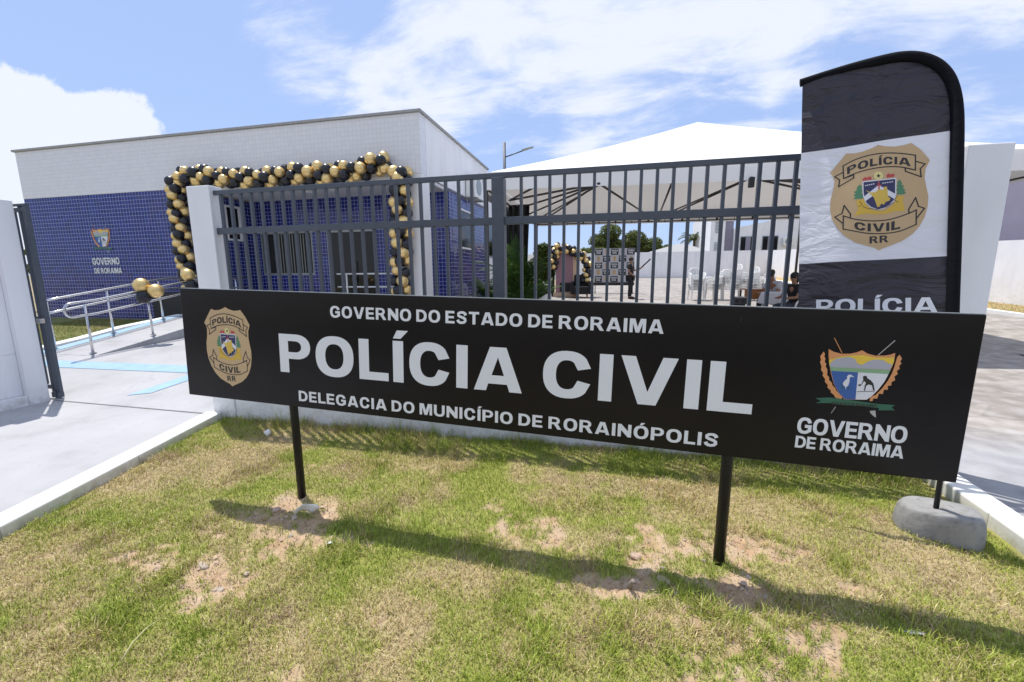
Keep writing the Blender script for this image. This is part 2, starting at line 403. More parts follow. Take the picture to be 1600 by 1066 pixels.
def np_mesh(name, verts, faces, mat, tint=None, smooth=False):
    me = bpy.data.meshes.new(name)
    nv, nf, k = len(verts), len(faces), faces.shape[1]
    me.vertices.add(nv); me.vertices.foreach_set('co', np.asarray(verts, np.float32).ravel())
    me.loops.add(nf*k); me.loops.foreach_set('vertex_index', np.asarray(faces, np.int32).ravel())
    me.polygons.add(nf); me.polygons.foreach_set('loop_start', np.arange(0, nf*k, k, dtype=np.int32))
    me.update(calc_edges=True)
    me.polygons.foreach_set('use_smooth', np.full(nf, smooth))
    me.materials.append(mat)
    if tint is not None:
        a = me.color_attributes.new('tint', 'FLOAT_COLOR', 'POINT')
        c = np.ones((nv, 4), np.float32); c[:, :3] = tint
        a.data.foreach_set('color', c.ravel())
    return me

# ------------------------------------------------------------------ outlines of the printed badge and crest (unit width, centred)
EMBLEM = {
 'shield': [(-0.5,0.402),(-0.327,0.638),(-0.245,0.618),(-0.146,0.626),(-0.061,0.653),(-0.005,0.68),(0.071,0.646),(0.165,0.624),(0.246,0.627),(0.32,0.642),(0.418,0.532),(0.5,0.399),(0.461,0.296),(0.455,0.186),(0.475,0.065),(0.496,-0.042),(0.494,-0.161),(0.47,-0.292),(0.421,-0.407),(0.354,-0.498),(0.251,-0.58),(0.133,-0.631),(0.067,-0.657),(0.025,-0.68),(-0.024,-0.641),(-0.111,-0.61),(-0.224,-0.56),(-0.333,-0.469),(-0.418,-0.348),(-0.474,-0.212),(-0.494,-0.081),(-0.488,0.048),(-0.46,0.172),(-0.45,0.282),(-0.467,0.349)],
 'rt_top': [(-0.361,0.474),(-0.245,0.529),(-0.121,0.559),(0,0.565),(0.119,0.55),(0.236,0.521),(0.36,0.479)],
 'rt_bot': [(-0.355,0.302),(-0.244,0.348),(-0.12,0.374),(0.002,0.384),(0.121,0.376),(0.238,0.349),(0.363,0.295)],
 'rt_r': [(0.366,0.404),(0.454,0.356),(0.41,0.305),(0.42,0.204),(0.268,0.294),(0.264,0.337),(0.363,0.295)],
 'rt_l': [(-0.36,0.387),(-0.45,0.343),(-0.396,0.29),(-0.406,0.201),(-0.249,0.291),(-0.25,0.33),(-0.351,0.302)],
 'rb_top': [(-0.352,-0.198),(-0.239,-0.255),(-0.114,-0.29),(0.009,-0.303),(0.129,-0.295),(0.27,-0.253),(0.386,-0.199)],
 'rb_bot': [(-0.353,-0.371),(-0.238,-0.412),(-0.112,-0.451),(0.011,-0.468),(0.131,-0.468),(0.249,-0.446),(0.389,-0.38)],
 'rb_r': [(0.391,-0.305),(0.463,-0.189),(0.406,-0.157),(0.376,-0.048),(0.313,-0.182),(0.316,-0.236),(0.386,-0.199)],
 'rb_l': [(-0.354,-0.299),(-0.441,-0.2),(-0.367,-0.164),(-0.346,-0.059),(-0.278,-0.184),(-0.28,-0.235),(-0.352,-0.198)],
 'rr': [(-0.074,-0.589),(0.118,-0.583),(0.114,-0.494),(-0.077,-0.497)],
 'navy': [(-0.149,0.217),(0.17,0.213),(0.173,0.019),(0.159,-0.056),(0.115,-0.111),(0.056,-0.147),(-0.005,-0.15),(-0.066,-0.119),(-0.116,-0.058),(-0.139,0.016),(-0.148,0.095)],
 'band': [(-0.144,0.024),(-0.002,0.151),(0.016,0.148),(0.173,0.026),(0.171,-0.042),(0.017,0.079),(-0.134,-0.04)],
 'mapp': [(-0.127,0.108),(-0.068,0.068),(-0.043,0.072),(-0.025,0.07),(0.005,0.104),(0.053,0.089),(0.059,0.127),(0.089,0.125),(0.095,0.075),(0.102,-0.002),(0.128,-0.029),(0.114,-0.058),(0.079,-0.068),(0.061,-0.104),(0.037,-0.086),(0.013,-0.126),(-0.005,-0.127),(-0.03,-0.038),(-0.043,0.002),(-0.08,0.054)],
 'sword': [(-0.002,0.213),(0.011,0.211),(0.014,0.158),(0.034,0.158),(0.035,0.146),(0.015,0.146),(0.02,0.079),(0.005,0.081),(0.001,0.145),(-0.017,0.144),(-0.017,0.157),(-0.001,0.157)],
 'w1': [(-0.133,0.174),(-0.032,0.187),(-0.032,0.174),(-0.132,0.162)],
 'w2': [(0.043,0.181),(0.156,0.188),(0.157,0.176),(0.043,0.169)],
 'star': [(0.05,0.271),(0.047,0.25),(0.037,0.234),(0.022,0.224),(0.004,0.223),(-0.014,0.23),(-0.03,0.244),(-0.04,0.264),(-0.044,0.286),(-0.041,0.306),(-0.031,0.323),(-0.015,0.332),(0.003,0.333),(0.021,0.326),(0.036,0.312),(0.046,0.292)],
 'star2': [(0.003,0.307),(0.009,0.288),(0.025,0.284),(0.013,0.272),(0.017,0.252),(0.003,0.264),(-0.01,0.257),(-0.007,0.276),(-0.019,0.291),(-0.003,0.29)],
 'p1': [(-0.162,0.261),(-0.146,0.269),(-0.131,0.287),(-0.112,0.269),(-0.094,0.286),(-0.07,0.278),(-0.063,0.238),(-0.118,0.239),(-0.155,0.229)],
 'p2': [(0.081,0.276),(0.104,0.295),(0.119,0.278),(0.14,0.282),(0.164,0.278),(0.158,0.241),(0.087,0.237)],
 'l1': [(-0.186,0.195),(-0.161,0.16),(-0.173,0.138),(-0.154,0.112),(-0.169,0.083),(-0.151,0.049),(-0.153,0.002),(-0.254,0.008),(-0.229,0.036),(-0.252,0.063),(-0.226,0.075),(-0.248,0.102),(-0.217,0.121),(-0.219,0.153)],
 'l2': [(0.217,0.201),(0.241,0.145),(0.232,0.131),(0.262,0.112),(0.248,0.091),(0.277,0.057),(0.26,0.052),(0.283,0.021),(0.243,0.006),(0.187,0.017),(0.196,0.046),(0.181,0.078),(0.197,0.099),(0.183,0.123),(0.197,0.144),(0.188,0.168)],
 'gold': [(-0.222,-0.004),(-0.141,-0.008),(-0.122,-0.081),(-0.066,-0.15),(0.008,-0.183),(0.08,-0.176),(0.139,-0.13),(0.18,-0.074),(0.185,-0.006),(0.261,-0.009),(0.25,-0.083),(0.268,-0.131),(0.269,-0.2),(0.175,-0.196),(0.081,-0.223),(-0.016,-0.219),(-0.115,-0.199),(-0.239,-0.211),(-0.202,-0.133)],
}
CREST = {
 'shield': [(-0.5,0.446),(-0.417,0.401),(-0.297,0.374),(-0.164,0.383),(-0.073,0.411),(0.007,0.455),(0.099,0.4),(0.214,0.373),(0.342,0.382),(0.431,0.405),(0.496,0.441),(0.5,0.303),(0.479,0.19),(0.449,0.075),(0.404,-0.075),(0.332,-0.23),(0.254,-0.351),(0.179,-0.428),(-0.154,-0.455),(-0.267,-0.329),(-0.355,-0.173),(-0.417,0.008),(-0.46,0.167),(-0.489,0.327)],
 'sky': [(-0.46,0.167),(-0.474,0.247),(-0.309,0.316),(-0.16,0.349),(0.027,0.372),(0.218,0.34),(0.492,0.358),(0.494,0.292),(0.487,0.235),(0.453,0.139),(-0.444,0.122)],
 'mount': [(-0.456,0.154),(-0.433,0.216),(-0.372,0.277),(-0.27,0.307),(-0.176,0.325),(-0.086,0.297),(-0.038,0.22),(0.032,0.191),(0.116,0.265),(0.223,0.306),(0.335,0.303),(0.415,0.252),(0.48,0.235),(0.453,0.139),(-0.444,0.122)],
 'green': [(-0.444,0.122),(0.464,0.135),(0.443,0.063),(-0.422,0.054)],
 'blue': [(-0.422,0.054),(-0.008,0.058),(0.012,-0.437),(-0.145,-0.447),(-0.256,-0.34),(-0.349,-0.173)],
 'white': [(-0.008,0.058),(0.443,0.063),(0.397,-0.087),(0.323,-0.23),(0.245,-0.352),(0.178,-0.423),(0.012,-0.437)],
 'heron': [(-0.169,-0.03),(-0.145,0.006),(-0.106,0.005),(-0.053,-0.037),(-0.112,-0.026),(-0.123,-0.057),(-0.119,-0.119),(-0.129,-0.189),(-0.154,-0.221),(-0.159,-0.261),(-0.168,-0.262),(-0.168,-0.222),(-0.207,-0.189),(-0.216,-0.15),(-0.189,-0.101),(-0.16,-0.069)],
 'reed1': [(-0.239,-0.163),(-0.213,-0.219),(-0.188,-0.264),(-0.157,-0.249),(-0.196,-0.276),(-0.23,-0.232)],
 'reed2': [(-0.141,-0.248),(-0.107,-0.21),(-0.122,-0.246),(-0.066,-0.23),(-0.102,-0.256)],
 'figure': [(0.073,-0.011),(0.103,0.007),(0.133,-0.006),(0.141,-0.035),(0.198,-0.07),(0.243,-0.123),(0.278,-0.246),(0.255,-0.248),(0.225,-0.159),(0.171,-0.147),(0.14,-0.177),(0.133,-0.266),(0.118,-0.267),(0.12,-0.168),(0.133,-0.121),(0.097,-0.089),(0.076,-0.148),(0.053,-0.19),(0.019,-0.176),(0.02,-0.16),(0.067,-0.149),(0.085,-0.072)],
 'fline': [(0.018,-0.287),(0.279,-0.255),(0.28,-0.264),(0.019,-0.297)],
 'wl': [(-0.572,0.395),(-0.548,0.358),(-0.551,0.3),(-0.53,0.278),(-0.535,0.208),(-0.506,0.176),(-0.512,0.129),(-0.478,0.073),(-0.471,-0.031),(-0.437,-0.063),(-0.431,-0.114),(-0.382,-0.164),(-0.368,-0.209),(-0.314,-0.263),(-0.302,-0.297),(-0.223,-0.372),(-0.189,-0.404),(-0.202,-0.459),(-0.262,-0.451),(-0.315,-0.416),(-0.314,-0.392),(-0.383,-0.34),(-0.377,-0.315),(-0.444,-0.251),(-0.438,-0.215),(-0.495,-0.15),(-0.49,-0.114),(-0.543,-0.037),(-0.533,-0.001),(-0.579,0.066),(-0.573,0.113),(-0.608,0.203),(-0.596,0.239),(-0.616,0.307)],
 'wr': [(0.563,0.414),(0.607,0.344),(0.585,0.298),(0.611,0.266),(0.581,0.215),(0.596,0.165),(0.56,0.129),(0.579,0.074),(0.538,0.026),(0.556,-0.04),(0.506,-0.078),(0.514,-0.134),(0.463,-0.15),(0.47,-0.218),(0.415,-0.222),(0.407,-0.303),(0.35,-0.297),(0.335,-0.39),(0.279,-0.395),(0.27,-0.442),(0.229,-0.446),(0.229,-0.377),(0.307,-0.324),(0.384,-0.202),(0.456,-0.048),(0.494,0.079),(0.515,0.192),(0.527,0.305),(0.536,0.372)],
 'ribbon': [(-0.616,-0.467),(-0.391,-0.434),(-0.174,-0.449),(0.06,-0.462),(0.328,-0.483),(0.607,-0.479),(0.559,-0.529),(0.617,-0.574),(0.372,-0.599),(0.376,-0.559),(0.07,-0.543),(-0.161,-0.554),(-0.369,-0.539),(-0.605,-0.561),(-0.517,-0.513)],
 'rtext': [(-0.345,-0.567),(0.346,-0.546),(0.339,-0.496),(-0.352,-0.511)],
 'sp1': [(-0.44,0.65),(-0.428,0.651),(-0.284,0.395),(-0.295,0.39)],
 'sp2': [(0.462,0.66),(0.474,0.652),(0.261,0.381),(0.246,0.384)],
 'sp3': [(-0.28,-0.601),(-0.268,-0.604),(-0.327,-0.731),(-0.335,-0.728)],
 'blade': [(0.252,-0.625),(0.336,-0.609),(0.362,-0.739),(0.31,-0.705),(0.267,-0.663)],
}
# ------------------------------------------------------------------ lettering: heavy grotesque capitals drawn as outlines
def sup(cx, cy, rx, ry, a0, a1, n=14, p=2.35):
    out = []
    for i in range(n+1):
        a = R_(a0 + (a1-a0)*i/n); c, s = math.cos(a), math.sin(a)
        out.append((cx + rx*math.copysign(abs(c)**(2/p), c), cy + ry*math.copysign(abs(s)**(2/p), s)))
    return out

def glyph(ch, S=0.28, T=0.205):
    """-> (width, list of (loops)) ; the first loop of each piece is its outline, the others are holes"""
    acc = None
    if ch in 'ÍÓÇÃ': acc = ch; ch = {'Í': 'I', 'Ó': 'O', 'Ç': 'C', 'Ã': 'A'}[ch]
    P = []
    if ch == 'I': w = S; P = [[[(0,0),(S,0),(S,1),(0,1)]]]
    elif ch == 'L': w = .80; P = [[[(0,0),(w,0),(w,T),(S,T),(S,1),(0,1)]]]
    elif ch == 'T': w = .92; a = (w-S)/2; P = [[[(a,0),(a+S,0),(a+S,1-T),(w,1-T),(w,1),(0,1),(0,1-T),(a,1-T)]]]
    elif ch == 'E': w = .84; h = T*.95; P = [[[(0,0),(w,0),(w,T),(S,T),(S,.5-h/2),(w*.93,.5-h/2),(w*.93,.5+h/2),(S,.5+h/2),(S,1-T),(w*.98,1-T),(w*.98,1),(0,1)]]]
    elif ch == 'V': w = 1.10; P = [[[(0,1),(.375,0),(w-.375,0),(w,1),(w-S*1.04,1),(w/2,.27),(S*1.04,1)]]]
    elif ch == 'A':
        w = 1.12; k = S*1.04
        P = [[[(0,0),(k,0),(k+.055,.165),(w-k-.055,.165),(w-k,0),(w,0),(w/2+.19,1),(w/2-.19,1)], [(w/2-.145,.36),(w/2,.77),(w/2+.145,.36)]]]
    elif ch == 'M': w = 1.20; q = S*.92; P = [[[(0,0),(q,0),(q,.66),(w/2-.13,0),(w/2+.13,0),(w-q,.66),(w-q,0),(w,0),(w,1),(w-.40,1),(w/2,.40),(.40,1),(0,1)]]]
    elif ch == 'N': w = 1.02; q = S*.95; P = [[[(0,0),(q,0),(q,.52),(w-q,0),(w,0),(w,1),(w-q,1),(w-q,.47),(q,1),(0,1)]]]
    elif ch == 'O': w = 1.09; P = [[sup(w/2,.5,w/2,.517,0,360,40)[:-1], sup(w/2,.5,w/2-S*1.03,.517-T,0,360,40)[:-1]]]
    elif ch == 'D': w = 1.00; o = sup(.42,.5,w-.42,.5,-90,90,20,2.2); i = sup(.40,.5,w-S-.40,.5-T,-90,90,20,2.2); P = [[[(0,0)]+o+[(0,1)], [(S,T)]+i+[(S,1-T)]]]
    elif ch == 'C':
        w = 1.03; o = sup(w/2,.5,w/2,.517,32,328,30); i = sup(w/2,.5,w/2-S*1.02,.517-T,304,56,22)
        o[0] = (w*.985,.668); o[-1] = (w*.985,.332); P = [[o+[(w*.985-S*.98,.388)]+i+[(w*.985-S*.98,.612)]]]
    elif ch == 'G':
        w = 1.08; o = sup(w/2,.5,w/2,.517,32,312,28); i = sup(w/2,.5,w/2-S*1.02,.517-T,302,56,22)
        o[0] = (w*.965,.70)
        P = [[o+[(w-.02,.15),(w-.02,.565),(w*.52,.565),(w*.52,.37),(w-.02-S,.37),(w-.02-S,.262)]+i+[(w*.965-S*.98,.648)]]]
    elif ch in 'PR':
        w = .94; y0 = .36 if ch == 'P' else .40
        o = sup(.50,(1+y0)/2,w-.50-(.0 if ch == 'P' else .02),(1-y0)/2,-90,90,16,2.2); i = sup(.48,(1+y0)/2,w-S*.98-.48,(1-y0)/2-T*.88,-90,90,14,2.2)
        P = [[[(0,0),(S,0),(S,y0)]+o+[(0,1)], [(S,y0+T*.88)]+i+[(S,1-T*.88)]]]
        if ch == 'R':
            w = 1.06; P.append([[(.43,.43),(.76,.45),(w,0),(w-S*1.16,0)]])
    elif ch == 'U':
        w = 1.02; o = sup(w/2,.40,w/2,.417,180,360,22); i = sup(w/2,.40,w/2-S,.417-T,360,180,20); P = [[[(0,1)]+o+[(w,1),(w-S,1)]+i+[(S,1)]]]
    elif ch == 'S':
        w = .95
        sp = [(.83,.69),(.77,.83),(.63,.905),(.46,.915),(.29,.885),(.165,.79),(.175,.665),(.30,.585),(.48,.53),(.66,.47),(.79,.385),(.81,.245),(.70,.135),(.49,.085),(.30,.105),(.17,.19),(.12,.315)]
        W = [.155,.135,.115,.105,.110,.125,.130,.120,.112,.120,.130,.128,.118,.105,.115,.135,.155]
        L_, Rr = [], []
        for k, (x, y) in enumerate(sp):
            a = sp[max(0,k-1)]; b = sp[min(len(sp)-1,k+1)]; dx, dy = b[0]-a[0], b[1]-a[1]; l = math.hypot(dx, dy)
            L_.append((x-dy/l*W[k]*T/.205, y+dx/l*W[k]*T/.205)); Rr.append((x+dy/l*W[k]*T/.205, y-dx/l*W[k]*T/.205))
        P = [('strip', L_, Rr)]
    elif ch == '-': w = .4; P = [[[(0,.4),(.4,.4),(.4,.58),(0,.58)]]]
    else: w = .40
    if acc in ('Í', 'Ó'):
        c = w/2; P.append([[(c-.13,1.055),(c+.07,1.055),(c+.27,1.25),(c-.02,1.25)]])
    return w, P

def dens(loop, m):
    out = []
    n = len(loop)
    for i in range(n):
        a, b = loop[i], loop[(i+1) % n]; l = math.hypot(b[0]-a[0], b[1]-a[1]); k = max(1, int(math.ceil(l/m)))
        for j in range(k): out.append((a[0]+(b[0]-a[0])*j/k, a[1]+(b[1]-a[1])*j/k))
    return out

def flat_piece(mb, loops, fn, mi, m=None):
    """tessellate an outline with holes in 2D, then carry its points onto the surface fn(u, v)"""
    if isinstance(loops, tuple) and loops[0] == 'strip':
        A, B = loops[1], loops[2]; n = len(A)
        mb.add([fn(*p) for p in A]+[fn(*p) for p in B], [(i, n+i, n+i+1, i+1) for i in range(n-1)], mi); return
    if m: loops = [dens(l, m) for l in loops]
    tri = tessellate_polygon([[Vector((x, y, 0)) for x, y in l] for l in loops])
    pts = [p for l in loops for p in l]; tri = [tuple(t) for t in tri]
    if m:       # cloth: keep splitting long edges so the print follows the folds
        todo = tri; tri = []
        while todo:
            t = todo.pop(); L_ = [math.dist(pts[t[i]], pts[t[(i+1) % 3]]) for i in range(3)]; k = L_.index(max(L_))
            if L_[k] <= m*1.5: tri.append(t); continue
            a, b, c = t[k], t[(k+1) % 3], t[(k+2) % 3]; pts.append(((pts[a][0]+pts[b][0])/2, (pts[a][1]+pts[b][1])/2)); n = len(pts)-1
            todo += [(a, n, c), (n, b, c)]
    mb.add([fn(*p) for p in pts], tri, mi)

def text_piece(mb, text, fn, mi, S=.28, T=.205, gap=.10, space=.42, m=None):
    """lay the word out in units of cap height, normalised so that u runs 0..1 over its width"""
    x = 0; items = []
    for ch in text:
        if ch == ' ': x += space-gap; continue
        w, P = glyph(ch, S, T); items.append((x, P)); x += w+gap
        if ch == 'L': x -= .03
    tot = x-gap
    for k, (x0, P) in enumerate(items):
        for q, loops in enumerate(P):
            dz = 0.0002*q
            flat_piece(mb, loops, (lambda u, v, x0=x0, dz=dz: fn((u+x0)/tot, v, dz)), mi, m)

def stroke(mb, pts, w, fn, mi, closed=False):
    n = len(pts); idx = range(n if closed else n-1)
    for i in idx:
        a, b = pts[i], pts[(i+1) % n]; dx, dy = b[0]-a[0], b[1]-a[1]; l = math.hypot(dx, dy) or 1
        ex, ey = dx/l*w/2, dy/l*w/2
        q = [(a[0]-ex+ey, a[1]-ey-ex), (b[0]+ex+ey, b[1]+ey-ex), (b[0]+ex-ey, b[1]+ey+ex), (a[0]-ex-ey, a[1]-ey+ex)]
        off = 0.00012*(i % 2)
        mb.add([fn(x, y, off) for x, y in q], [(0,1,2,3)], mi)

def lerp_arc(arc, t):
    s = t*(len(arc)-1); i = min(int(s), len(arc)-2); f = s-i
    # smooth interpolation of the sampled arc
    p0 = arc[max(0,i-1)]; p1 = arc[i]; p2 = arc[i+1]; p3 = arc[min(len(arc)-1,i+2)]
    def cr(a, b, c, d): return 0.5*((2*b)+(-a+c)*f+(2*a-5*b+4*c-d)*f*f+(-a+3*b-3*c+d)*f**3)
    return (cr(p0[0],p1[0],p2[0],p3[0]), cr(p0[1],p1[1],p2[1],p3[1]))

EM_MATS = ['i_tan','i_black','i_navy','i_white','i_yellow','i_red','i_pale','i_green','i_gold']
def emblem(mb, fn, m=None, simple=False):
    """police badge; fn(u, v, lift) places a point; u spans -.5..5 over the badge"""
    E = EMBLEM
    def F(lift): return lambda u, v, d=0.0: fn(u, v, lift+d)
    h = 0.0008
    flat_piece(mb, [E['shield']], F(0), 0, m)
    for top, bot in (('rt_top','rt_bot'), ('rb_top','rb_bot')):
        tp = [lerp_arc(E[top], i/16) for i in range(17)]; bt = [lerp_arc(E[bot], i/16) for i in range(17)]
        if not simple: stroke(mb, tp+bt[::-1], .014, F(h), 1, True)
    if not simple:
        for k in ('rt_r','rt_l','rb_r','rb_l'): stroke(mb, E[k], .014, F(h*1.4), 1)
    def word(text, top, bot, u0, u1, v0, v1):
        def g(u, v, d=0.0):
            t = u0+(u1-u0)*u; a = lerp_arc(E[bot], t); b = lerp_arc(E[top], t); f = v0+(v1-v0)*v
            return fn(a[0]+(b[0]-a[0])*f, a[1]+(b[1]-a[1])*f, h*1.5+d)
        text_piece(mb, text, g, 1, .29, .215, .16)
    word('POLÍCIA', 'rt_top', 'rt_bot', .07, .93, .17, .72)
    word('CIVIL', 'rb_top', 'rb_bot', .17, .80, .16, .80)
    q = E['rr']
    def g(u, v, d=0.0):
        a = (q[0][0]+(q[1][0]-q[0][0])*u, q[0][1]+(q[1][1]-q[0][1])*u); b = (q[3][0]+(q[2][0]-q[3][0])*u, q[3][1]+(q[2][1]-q[3][1])*u)
        return fn(a[0]+(b[0]-a[0])*v, a[1]+(b[1]-a[1])*v, h+d)
    text_piece(mb, 'RR', g, 1, .29, .215, .16)
    navy = E['navy']; cx = sum(p[0] for p in navy)/len(navy); cy = sum(p[1] for p in navy)/len(navy)
    for k, mi, l in (('gold', 8, 1), ('l1', 7, 1.2), ('l2', 7, 1.2), ('p1', 5, 1.2), ('p2', 5, 1.2)): flat_piece(mb, [E[k]], F(h*l), mi, m)
    flat_piece(mb, [[(cx+(x-cx)*1.07, cy+(y-cy)*1.06) for x, y in navy]], F(h*1.6), 3, m)
    flat_piece(mb, [navy], F(h*2.2), 2, m)
    flat_piece(mb, [E['band']], F(h*2.8), 3, m)
    flat_piece(mb, [E['sword']], F(h*3.1), 5, m)
    flat_piece(mb, [E['mapp']], F(h*3.4), 4, m)
    flat_piece(mb, [E['star']], F(h*2.2), 6, m)
    flat_piece(mb, [E['star2']], F(h*2.8), 1, m)
    if not simple:
        stroke(mb, [(-.155,-.10),(-.10,-.135),(0,-.155),(.10,-.13),(.16,-.08)], .006, F(h*1.9), 1)
        stroke(mb, [(-.19,-.03),(-.16,-.075),(-.20,-.10)], .005, F(h*1.9), 1)
        stroke(mb, [(.20,.0),(.165,-.05),(.205,-.085)], .005, F(h*1.9), 1)
    for k in ('w1', 'w2'):
        (x0,y0),(x1,y1),(x2,y2),(x3,y3) = E[k]
        for j in range(5):
            a, b = j/5, j/5+.13
            L_ = lambda t: [(x0+(x1-x0)*t, y0+(y1-y0)*t), (x3+(x2-x3)*t, y3+(y2-y3)*t)]
            p, q2 = L_(a), L_(b); flat_piece(mb, [[p[0], q2[0], q2[1], p[1]]], F(h*2.9), 3)

CR_MATS = ['i_black','i_sky','i_mount','i_ltgreen','i_blue','i_white','i_dkgreen','i_orange','i_silver']
def crest(mb, fn, motto=True):
    Cc = CREST
    def F(l): return lambda u, v, d=0.0: fn(u, v, l+d)
    h = 0.0008
    for k, mi, l in (('sp1',7,0),('sp2',8,0),('sp3',8,0),('blade',8,0),('wl',7,.5),('wr',7,.5),('shield',7,1),('sky',1,1.5),('mount',2,2),('green',3,2.5),('blue',4,2),('white',5,2.1),
                     ('heron',5,3),('reed1',6,3),('reed2',6,3.2),('figure',0,3),('fline',0,3.3),('ribbon',6,3.5)):
        flat_piece(mb, [Cc[k]], F(h*l), mi)
    if motto:
        q = Cc['rtext']
        def g(u, v, d=0.0):
            a = (q[0][0]+(q[1][0]-q[0][0])*u, q[0][1]+(q[1][1]-q[0][1])*u); b = (q[3][0]+(q[2][0]-q[3][0])*u, q[3][1]+(q[2][1]-q[3][1])*u)
            return fn(a[0]+(b[0]-a[0])*v, a[1]+(b[1]-a[1])*v, h*4+d)
        text_piece(mb, 'ESTADO DE RORAIMA', g, 0, .25, .19, .14)

# ------------------------------------------------------------------ the ground
def smooth(t): t = max(0.0, min(1.0, t)); return t*t*(3-2*t)
def z_lot(x, y): return 0.0 if y < 3.8 else 0.035*(y-3.8)
def z_yard(x, y):
    """paved yard: falls towards the street, steeper on the left by the ramp"""
    l = smooth((-2.5-x)/3.0)
    zl = min(0.125*max(0, y-3.8), 0.20+0.05*(y-5.4)) if y > 3.8 else 0
    zl = min(zl, 0.42)
    return (1-l)*z_lot(x, y) + l*max(zl, z_lot(x, y))

def grid_obj(name, xs, ys, zf, mat, drop=0.0):
    vs = [(x, y, zf(x, y)-drop) for y in ys for x in xs]; nx = len(xs)
    fs = [(j*nx+i, j*nx+i+1, (j+1)*nx+i+1, (j+1)*nx+i) for j in range(len(ys)-1) for i in range(nx-1)]
    mb = MB(); mb.add(vs, fs, 0, True)
    return mb.build(name, mat)

def frange(a, b, n): return [a+(b-a)*i/n for i in range(n+1)]

M['terrain'] = plain('dry scrub soil', (0.30, 0.25, 0.14), 0.95, 0, 0.3, 0.8)
xs = [-400,-150,-60,-30,-18]+frange(-14, 14, 14)+[18,30,60,150,400]
ys = [-300,-100,-40,-15,-6,0,3,3.8]+frange(5, 60, 11)+[90,150,300,600]
t_ = grid_obj('ground', xs, ys, lambda x, y: (0.0 if y < 3.8 else 0.035*(min(y, 60)-3.8))-0.06, M['terrain']); tag(t_, kind='structure')

def paving_mat():
    m, N, L, B = new_mat('irregular stone paving')
    g = N.new('ShaderNodeNewGeometry')
    t4 = N.new('ShaderNodeTexNoise'); t4.inputs['Scale'].default_value = 1.1; t4.inputs['Detail'].default_value = 5; L.new(g.outputs['Position'], t4.inputs['Vector'])
    a = N.new('ShaderNodeVectorMath'); a.operation = 'MULTIPLY_ADD'; L.new(t4.outputs['Color'], a.inputs[0]); a.inputs[1].default_value = (0.5, 0.5, 0.0); L.new(g.outputs['Position'], a.inputs[2])
    mp = N.new('ShaderNodeMapping'); mp.inputs['Scale'].default_value = (1.2, 2.0, 1.0); L.new(a.outputs[0], mp.inputs[0])
    v = N.new('ShaderNodeTexVoronoi'); v.feature = 'DISTANCE_TO_EDGE'; v.inputs['Scale'].default_value = 1.1; L.new(mp.outputs[0], v.inputs['Vector'])
    v2 = N.new('ShaderNodeTexVoronoi'); v2.inputs['Scale'].default_value = 1.1; L.new(mp.outputs[0], v2.inputs['Vector'])
    n = N.new('ShaderNodeTexNoise'); n.inputs['Scale'].default_value = 5; n.inputs['Detail'].default_value = 9; L.new(g.outputs['Position'], n.inputs['Vector'])
    c = ramp(N, L, n.outputs['Fac'], [(0.3, (0.22, 0.195, 0.17)), (0.5, (0.31, 0.28, 0.25)), (0.7, (0.385, 0.36, 0.335))])
    hs = N.new('ShaderNodeHueSaturation'); L.new(c, hs.inputs['Color'])
    sv = N.new('ShaderNodeSeparateColor'); L.new(v2.outputs['Color'], sv.inputs[0])
    mr0 = N.new('ShaderNodeMapRange'); L.new(sv.outputs[0], mr0.inputs['Value']); mr0.inputs['To Min'].default_value = 0.86; mr0.inputs['To Max'].default_value = 1.12
    L.new(mr0.outputs[0], hs.inputs['Value'])
    mr = N.new('ShaderNodeMapRange'); L.new(v.outputs['Distance'], mr.inputs['Value']); mr.inputs['From Max'].default_value = 0.05; mr.inputs['To Min'].default_value = 0.95; mr.inputs['To Max'].default_value = 0
    n5 = N.new('ShaderNodeTexNoise'); n5.inputs['Scale'].default_value = 2.3; n5.inputs['Detail'].default_value = 3; L.new(g.outputs['Position'], n5.inputs['Vector'])
    mr5 = N.new('ShaderNodeMapRange'); L.new(n5.outputs['Fac'], mr5.inputs['Value']); mr5.inputs['From Min'].default_value = 0.42; mr5.inputs['From Max'].default_value = 0.62
    mm = N.new('ShaderNodeMath'); mm.operation = 'MULTIPLY'; L.new(mr.outputs[0], mm.inputs[0]); L.new(mr5.outputs[0], mm.inputs[1])
    mx = N.new('ShaderNodeMix'); mx.data_type = 'RGBA'; L.new(mm.outputs[0], mx.inputs['Factor']); L.new(hs.outputs[0], mx.inputs['A']); mx.inputs['B'].default_value = (0.24, 0.22, 0.20, 1)
    # the first metre and a half inside the gate is floated concrete
    sp = N.new('ShaderNodeSeparateXYZ'); L.new(g.outputs['Position'], sp.inputs[0])
    m3 = N.new('ShaderNodeMapRange'); L.new(sp.outputs[1], m3.inputs['Value']); m3.inputs['From Min'].default_value = 4.2; m3.inputs['From Max'].default_value = 5.0
    mx2 = N.new('ShaderNodeMix'); mx2.data_type = 'RGBA'; L.new(m3.outputs[0], mx2.inputs['Factor'])
    c2 = ramp(N, L, n.outputs['Fac'], [(0.3, (0.26, 0.26, 0.27)), (0.7, (0.37, 0.37, 0.375))])
    L.new(c2, mx2.inputs['A']); L.new(mx.outputs['Result'], mx2.inputs['B'])
    L.new(mx2.outputs['Result'], B.inputs['Base Color']); B.inputs['Roughness'].default_value = 0.85
    bp = N.new('ShaderNodeBump'); bp.inputs['Strength'].default_value = 0.4; bp.inputs['Distance'].default_value = 0.02
    L.new(n.outputs['Fac'], bp.inputs['Height']); L.new(bp.outputs[0], B.inputs['Normal'])
    return m
M['paving'] = paving_mat()
o = grid_obj('yard_paving', frange(-2.6, 10.6, 22), [3.74]+frange(3.8, 36.5, 40), z_yard, M['paving']); tag(o, kind='structure')
